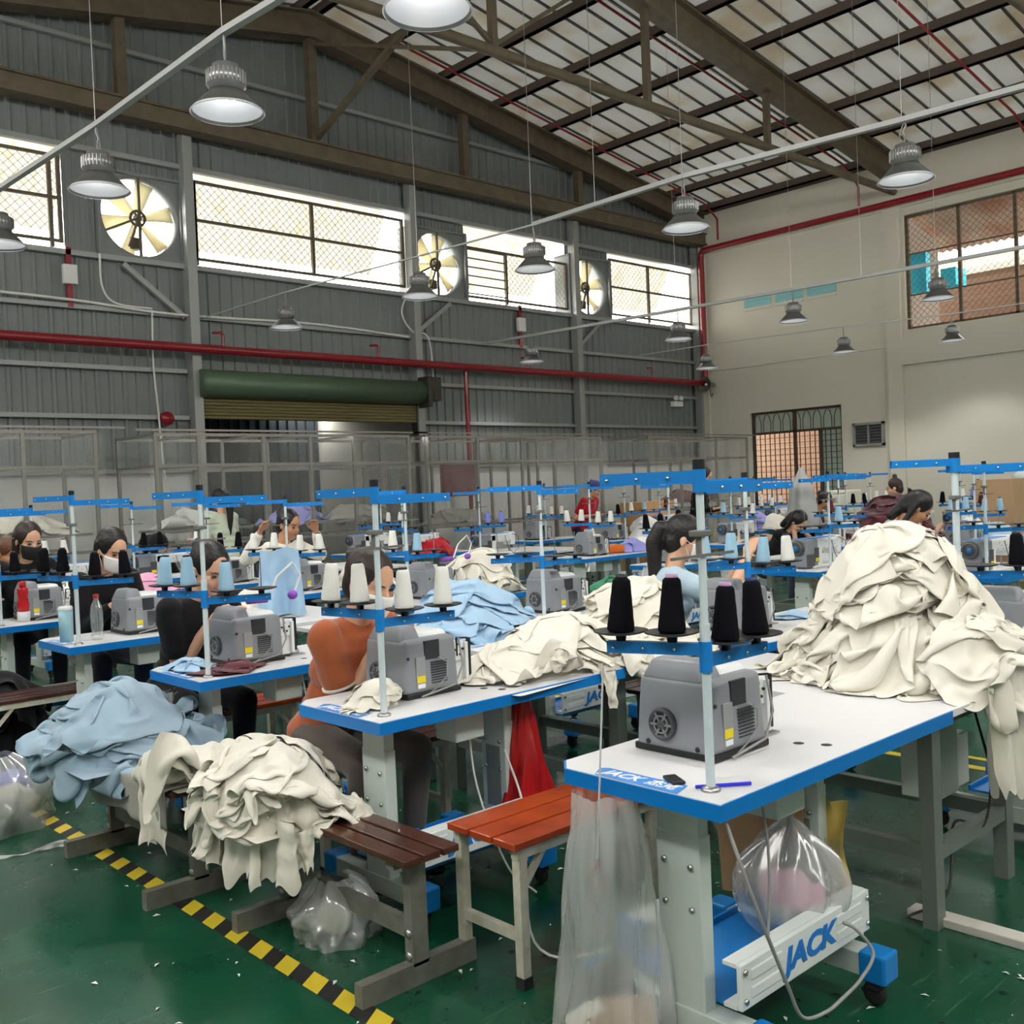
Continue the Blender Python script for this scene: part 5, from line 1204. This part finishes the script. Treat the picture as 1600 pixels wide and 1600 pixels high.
# ------------------------------------------------------------------ bags, bottles, small things
def bag(name,label,cx,cy,zt,zb,prof,seed,ma=bagfilm,fill=None,n=110,m=30,cat='plastic bag',sq=1.0):
    """wrinkled bag of film hanging from zt down to zb; prof(t)->radius"""
    root=thing(name,label,cat,(cx,cy,zb)); P=[]
    for i in range(n+1):
        a=2*PI*i/n; col=[]
        for j in range(m+1):
            t=j/m; r=prof(t); nn=noise.noise(Vector((math.cos(a)*2.2,math.sin(a)*2.2,t*2.5+seed)))
            rid=abs(math.sin(a*4+seed+1.6*math.sin(t*3+a)))*.8+abs(math.sin(a*9+t*3+seed*2))*.25
            r*=1+.22*nn-.14*rid; col.append((r*math.cos(a),r*math.sin(a)*sq,(zt-zb)*(1-t)+.02*nn*(t<.9)))
        P.append(col)
    b=MB(); b.grid(P); b.build('bag_film',ma,root,fix=False)
    for k,(dx,dy,dz,rad,fm) in enumerate(fill or ()):
        q=MB(); q.ball((0,0,0),rad,20,14); o=q.build('bag_content',fm,root,(dx,dy,dz))
        for v in o.data.vertices: v.co*=1+.28*noise.noise(v.co*16+Vector((k*3.3,seed,0)))+.12*noise.noise(v.co*45)
    return root
bag('plastic_bag','tall clear plastic bag hanging under the nearest table, scraps at its bottom',1.93,1.77,.71,.0,lambda t:.085+.075*t+.02*math.sin(t*3),2,fill=((0,-.02,.09,(.11,.11,.08),brownc),(.05,.06,.16,(.07,.07,.07),dkden),(-.05,.03,.1,(.08,.07,.06),cream),(.03,-.05,.52,(.05,.04,.08),black_c)))
bag('plastic_bag','knotted clear bag of scraps hanging beside the JACK beam',2.52,1.60,.62,.19,lambda t:.012+.15*math.sin(min(1,max(0,(t-.22)*1.25))*PI*.9)**.7,5,fill=((0,0,.13,(.09,.09,.08),pink_c),(.03,-.02,.2,(.06,.07,.07),black_c),(-.05,.0,.1,(.06,.05,.05),cream)))
bag('plastic_bag','red plastic bag hanging from the second near table',2.72,2.92,.70,.22,lambda t:.02+.11*t**.8,7,ma=mat('red_bag_film',srgb(170,20,24),.22),cat='plastic bag')
bag('plastic_bag','clear bag of cream scraps on the floor at the lower left edge',1.42,5.25,.34,.0,lambda t:.02+.26*math.sin(min(1,t*1.15+.15)*PI*.62),9,fill=((0,0,.1,(.17,.17,.10),cream),(.1,.08,.17,(.08,.08,.06),violet)))
bag('plastic_bag','clear bag of white and blue scraps on the floor under the brown bench',1.86,2.98,.2,.0,lambda t:.02+.14*math.sin(min(1,t*1.15+.15)*PI*.62),11,fill=((0,0,.07,(.09,.09,.06),cream),(.05,.03,.08,(.05,.05,.05),dkden)))
bag('plastic_bag','grey clear bag puffed up behind the pale blue blouse',4.75,3.95,1.0,.5,lambda t:.01+.20*t,13,fill=((0,0,.15,(.12,.12,.12),greyc),))
bag('plastic_bag','dark scraps in a clear bag beside the third table leg',2.08,4.72,.6,.0,lambda t:.04+.13*t,15,fill=((0,0,.15,(.1,.1,.14),dkden),))
bag('plastic_bag','clear bag with brown paper scraps under a third-row table',9.0,8.35,1.0,.5,lambda t:.05+.2*t,17,fill=((0,0,.2,(.16,.16,.14),brownc),))
b=MB(); b.box(0,.012,0,.26,0,.34); o=b.build('cardboard_sheet',mat('cardboard',srgb(190,150,105),.8),loc=(2.64,1.62,.24)); o.rotation_euler=(0,R(-8),R(20)); tag(o,'tan cardboard sheet standing behind the knotted clear bag','cardboard')
P=[[(2.66+.07*i/8+.022*math.sin(i*1.7+j*.9),1.50+.18*i/8,.22+.34*j/8-.03*(i/8)) for j in range(9)] for i in range(9)]; b=MB(); b.grid(P); tag(b.build('yellow_sheet',mat('yellow_foam',srgb(235,205,110),.7),fix=False),'yellow crumpled sheet near the right leg of the nearest table','cloth')
b=MB()
for k in range(14):
    b.bar((0,.02*k,0),(0.05,.02*k,.26),.003)
    b.bar((.0+.004*k,0,.018*k),(.0+.004*k,.26,.018*k),.003)
tag(b.build('mesh_basket',steel,loc=(2.56,1.50,.2)),'metal mesh panel below the knotted clear bag','basket')
root=thing('mesh_fan_box','white box with blue end on the floor beyond the nearest table leg','box',(2.35,2.0,0)); b=MB(); b.box(0,.26,0,.1,.06,.16,.006); b.build('box_body',beam_paint,root); b=MB(); b.box(-.03,.0,-.01,.11,.05,.17,.006); b.build('box_end',blue_plastic,root); b=MB(); b.box(.02,.24,.02,.08,0,.06); b.build('box_base',black_pl,root)
# bottles
def lath(name,label,cat,loc,parts):
    root=thing(name,label,cat,loc)
    for nm_,pr,ma in parts: b=MB(); b.lathe((0,0,0),pr,24); b.build(nm_,ma,root)
    return root
lath('tumbler','light blue tumbler standing at the front edge of the fourth near table','tumbler',(2.02,5.93,TZ+.002),(('tumbler_body',[(0,0),(.036,0),(.040,.18),(.0,.18)],mat('tumbler_blue',srgb(150,190,200),.3)),('tumbler_lid',[(.041,.18),(.041,.19),(.036,.2),(0,.2)],white_cast)))
lath('water_bottle','clear water bottle with red cap next to the blue tumbler','bottle',(2.16,5.84,TZ+.002),(('bottle_body',[(0,0),(.028,0),(.036,.02),(.030,.05),(.034,.07),(.034,.15),(.030,.19),(.013,.23),(.013,.24)],plastic_film('bottle_film',(.8,.85,.88),.14,.05,.2)),('bottle_cap',[(.016,.237),(.016,.258),(0,.26)],mat('red_cap',srgb(200,30,30),.4))))
lath('drink_bottle','red sports bottle at the far left table by the pole','bottle',(2.22,7.32,TZ+.002),(('bottle_body',[(0,.06),(.036,.06),(.038,.12),(.030,.15),(.036,.2),(.034,.22),(.018,.235)],mat('bottle_red',srgb(205,30,36),.25)),('bottle_cap',[(.022,.235),(.022,.27),(0,.275)],mat('red_cap',srgb(200,30,30),.4)),('bottle_base',[(0,0),(.042,0),(.042,.065),(.036,.066)],white_cast)))
# pen, phone, snips on strap
b=MB(); b.tube([(0,0,0),(.14,.0,0)],.0045,8); o=b.build('pen',mat('blue_pen',srgb(40,40,220),.3),loc=(1.985,1.52,TZ+.006)); o.rotation_euler=(0,0,R(-38)); tag(o,'blue pen on the nearest table by the pole foot','pen')
b=MB(); b.box(0,.07,0,.035,0,.009,.003); o=b.build('phone',black_pl,loc=(2.00,1.56,TZ+.001)); o.rotation_euler=(0,0,R(60)); tag(o,'small black phone lying beside the pen','phone')
c0=Vector((1.925,1.755,1.035)); c1=Vector((1.875,1.755,.55))
root=thing('hanging_snips','red thread snips hanging on a white strap from the left cone plate','snips',(0,0,0))
b=MB(); b.bar(tuple(c0),tuple(c1),.006,.0015); b.build('strap',cord_wh,root)
b=MB()
for s in (-1,1): b.tube([c1+Vector((0,.004*s,0)),c1+Vector((.012*s,-.012*s,-.04)),c1+Vector((.010*s,-.010*s,-.09))],[.005,.007,.005],8)
b.build('snips_handle',red_pipe,root)
b=MB()
for s in (-1,1): b.add([c1+Vector((.010*s,-.01*s,-.088)),c1+Vector((.014*s,-.014*s,-.10)),c1+Vector((.002*s,-.002*s,-.145)),c1+Vector((0,.0,-.09)),c1+Vector((.002,.002,-.09))],[(0,1,2),(0,2,3),(1,4,2)])
b.build('snips_blade',chrome,root)
# cords
cable('power_cord',[(1.97,1.43,.71),(1.965,1.38,.60),(2.01,1.36,.46),(2.11,1.36,.27),(2.17,1.36,.17),(2.27,1.355,.145),(2.37,1.36,.145),(2.46,1.36,.16),(2.54,1.365,.20),(2.52,1.40,.26),(2.50,1.43,.28)],.005,cord_gr,'grey power cord looping from the nearest table down over the floor')
cable('power_cord',[(2.30,1.55,.7),(2.26,1.50,.5),(2.20,1.48,.25),(2.18,1.50,.17)],.004,cord_gr,'thin cord hanging down behind the JACK beam')
cable('power_cord',[(2.6,2.9,.5),(2.55,2.75,.3),(2.2,2.35,.05),(2.4,2.2,.008),(2.9,2.3,.008)],.005,cord_wh,'white cord crossing the floor behind the orange bench')
cable('power_cord',[(2.5,3.0,.7),(2.45,2.9,.4),(2.5,2.8,.1),(2.55,2.7,.01)],.004,cord_wh,'white cord hanging under the second near table')
for i,(x,y) in enumerate(((2.45,4.12),(2.5,5.8))): cable('power_cord',[(x,y,.7),(x+.02,y-.02,.4),(x-.03,y-.05,.1),(x+.1,y-.1,.01)],.004,cord_wh,['white cord hanging under the third near table','white cord hanging under the fourth near table'][i])
cable('power_cord',[(3.80,1.60,.6),(3.72,1.52,.4),(3.6,1.5,.25),(3.5,1.56,.27),(3.3,1.5,.1),(3.2,1.6,.02)],.005,cord_bk,'black cord coiled on the frame of the cream heap table')
b=MB(); b.box(3.25,3.32,-.6,1.62,0,.03,.004); tag(b.build('floor_duct',mat('grey_duct',srgb(196,192,184),.5)),'pale cable duct running along the floor at the right','cable duct')
# white hoses with purple ends on the second machine etc.
pur=mat('purple_sponge',srgb(140,80,190),.6)
def hose(x,y,z,label):
    root=thing('air_hose',label,'hose',(x,y,z)); b=MB(); b.tube([(0,0,0),(.05,.0,.10),(.12,-.02,.16),(.16,-.02,.10),(.12,-.03,.02)],.006,8); b.build('hose_tube',cord_wh,root)
    b=MB(); b.lathe((-.11,.0,.0),[(0,0),(.014,.0),(.016,.1),(0,.11)],12,'x'); b.build('hose_handle',pur,root); b=MB(); b.ball((.11,-.03,.01),(.024,.024,.022),14,10); b.build('sponge_end',pur,root); return root
hose(2.35,4.22,1.045,'white hose with purple handle above the third near machine')
hose(4.62,5.62,1.03,'white hose with purple end behind the woman in rust-orange')
# bundles on the third row table
pile('garment','violet shirt bundle tied with a dark band',violet,8.85,7.55,(7.78,9.0,7.28,7.84),.755,.14,.17,.10,3,(.4,.3),51,squash=.6,res=.02,cat='garment bundle')
b=MB(); b.tube([(8.40,7.60,.80),(8.62,7.52,.80)],[.045,.05],14); b.ball((8.40,7.60,.80),.045,12,8); b.ball((8.62,7.52,.80),.05,12,8); b.tube([(8.42,7.68,.80),(8.7,7.66,.81)],[.04,.04],12); tag(b.build('orange_roll',orange_c),'orange cloth roll beside the violet bundle','cloth roll')
root=thing('yellow_bucket','yellow plastic bucket behind the biggest cream heap','bucket',(6.35,2.98,.62)); b=MB(); b.lathe((0,0,0),[(0,0),(.10,0),(.14,.24),(.15,.245),(.15,.25),(.13,.25),(.09,.01)],24); b.build('bucket_body',mat('bucket_yellow',srgb(225,205,20),.4),root)
b=MB(); b.box(6.05,6.65,2.8,3.3,.0,.62,.01); tag(b.build('steel_cabinet',grey_dark),'grey metal cabinet behind the biggest cream heap','cabinet')
root=thing('carton','brown cardboard carton on the fifth-row table by the cream heap','carton',(13.9,8.1,.76)); b=MB(); b.box(0,.75,0,.5,0,.22); b.build('carton_body',mat('cardboard',srgb(190,150,105),.8),root)
root=thing('carton','upright tan carton against the white wainscot','carton',(13.1,10.9,0)); b=MB(); b.box(0,.9,0,.5,.0,1.22); b.build('carton_body',mat('cardboard',srgb(190,150,105),.8),root)
root=thing('carton','tan carton behind the women at the right','carton',(14.0,5.3,0)); b=MB(); b.box(0,.8,0,.5,.0,1.38); b.build('carton_body',mat('cardboard2',srgb(176,146,110),.8),root)
# drawers unit and standing fan
root=thing('storage_tower','cream plastic drawer tower beside the hooded cover','storage tower',(14.05,7.75,0)); dm=mat('cream_plastic',srgb(214,214,196),.4)
b=MB(); b.box(0,.5,0,.4,.0,1.30,.02); b.build('drawer_body',dm,root)
for k in range(6): b=MB(); b.box(-.012,.0,.03,.37,.06+k*.2,.23+k*.2,.004); o=b.build('drawer',dm,root); q=MB(); q.box(-.03,-.012,.15,.25,.15+k*.2,.17+k*.2); q.build('handle',greyc,o)
root=thing('blue_tape_machine','rounded grey machine with blue panel near the right edge','machine',(15.3,5.55,.76)); b=MB(); b.tube([(0,0,.0),(0,0,.62)],.26,24); b.ball((0,0,.62),(.26,.26,.12),20,10); b.build('machine_shell',leg_paint,root); b=MB(); b.box(-.34,-.2,-.17,.17,.1,.5,.02); b.build('blue_panel',mat('deep_blue_panel',srgb(20,50,120),.4),root)
# cream bags on racks inside the booths
def shelfheap(x0,x1,y,z,label,seed,ma,N=6):
    b=MB(); b.box(x0-.05,x1+.05,y-.28,y+.28,z-.04,z-.01); tag(b.build('shelf_board',booth_steel),'steel shelf board carrying '+label.split(' in ')[0]+' inside a booth','shelf')
    pile('bagged_stock',label,ma,(x0+x1)/2,y,(x0-.05,x1+.05,y-.28,y+.28),z,.2,(x1-x0)/2,.22,N,(.6,.5),seed,squash=.5,res=.04,steps=30,cat='stock heap')
shelfheap(3.15,4.4,12.3,1.22,'cream bags heaped in the far left booth',61,cream)
shelfheap(5.3,6.5,12.35,1.2,'white bags heaped in the left of the widest booth',62,white_c)
shelfheap(6.9,7.8,12.4,1.2,'pale violet bags heaped in the middle of the widest booth',63,violet)
shelfheap(7.9,8.8,12.4,1.2,'grey bags heaped in the right of the widest booth',64,greyc)
shelfheap(9.6,11.0,12.4,1.05,'grey-white bags heaped in the third booth',65,greyc)
shelfheap(15.4,17.2,12.4,1.15,'maroon cloth heaped in the booth nearest the white wall',66,maroon)
b=MB(); b.box(9.9,10.55,12.2,12.28,1.45,1.95); tag(b.build('red_folder_rack',mat('dull_red',srgb(110,40,50),.7)),'dull red cloth hung inside the third booth','cloth')
# handful of scraps on the floor
b=MB(); rng2=random.Random(4)
for k in range(240):
    x=rng2.uniform(.7,3.4); y=rng2.uniform(.6,6.0) if k%2 else rng2.uniform(1.0,3.2); s=rng2.uniform(.004,.016); a=rng2.uniform(0,6)
    dx,dy=math.cos(a)*s,math.sin(a)*s; b.add([(x-dx,y-dy,.002),(x+dy*.4,y-dx*.4,.004+s*.2),(x+dx,y+dy,.002),(x-dy*.4,y+dx*.4,.005)],[(0,1,2,3)])
tag(b.build('lint_scraps',white_c,fix=False),'small pale thread and lint scraps scattered on the green floor','scraps',kind='stuff')
b=MB()
for k in range(120):
    x=rng2.uniform(1.7,3.3); y=rng2.uniform(.9,3.2); s=rng2.uniform(.006,.02); a=rng2.uniform(0,6)
    dx,dy=math.cos(a)*s,math.sin(a)*s; b.add([(x-dx,y-dy,.002),(x+dy*.3,y-dx*.3,.004),(x+dx,y+dy,.002),(x-dy*.3,y+dx*.3,.005)],[(0,1,2,3)])
tag(b.build('dark_scraps',black_c,fix=False),'small black cloth scraps scattered under the nearest tables','scraps',kind='stuff')
hanging('cloth_strip','thin white cloth strip lying on the floor at the lower left edge',white_c,(1.28,4.72),(1.62,4.66),.02,.004,.006,3,'cloth',nz=4)
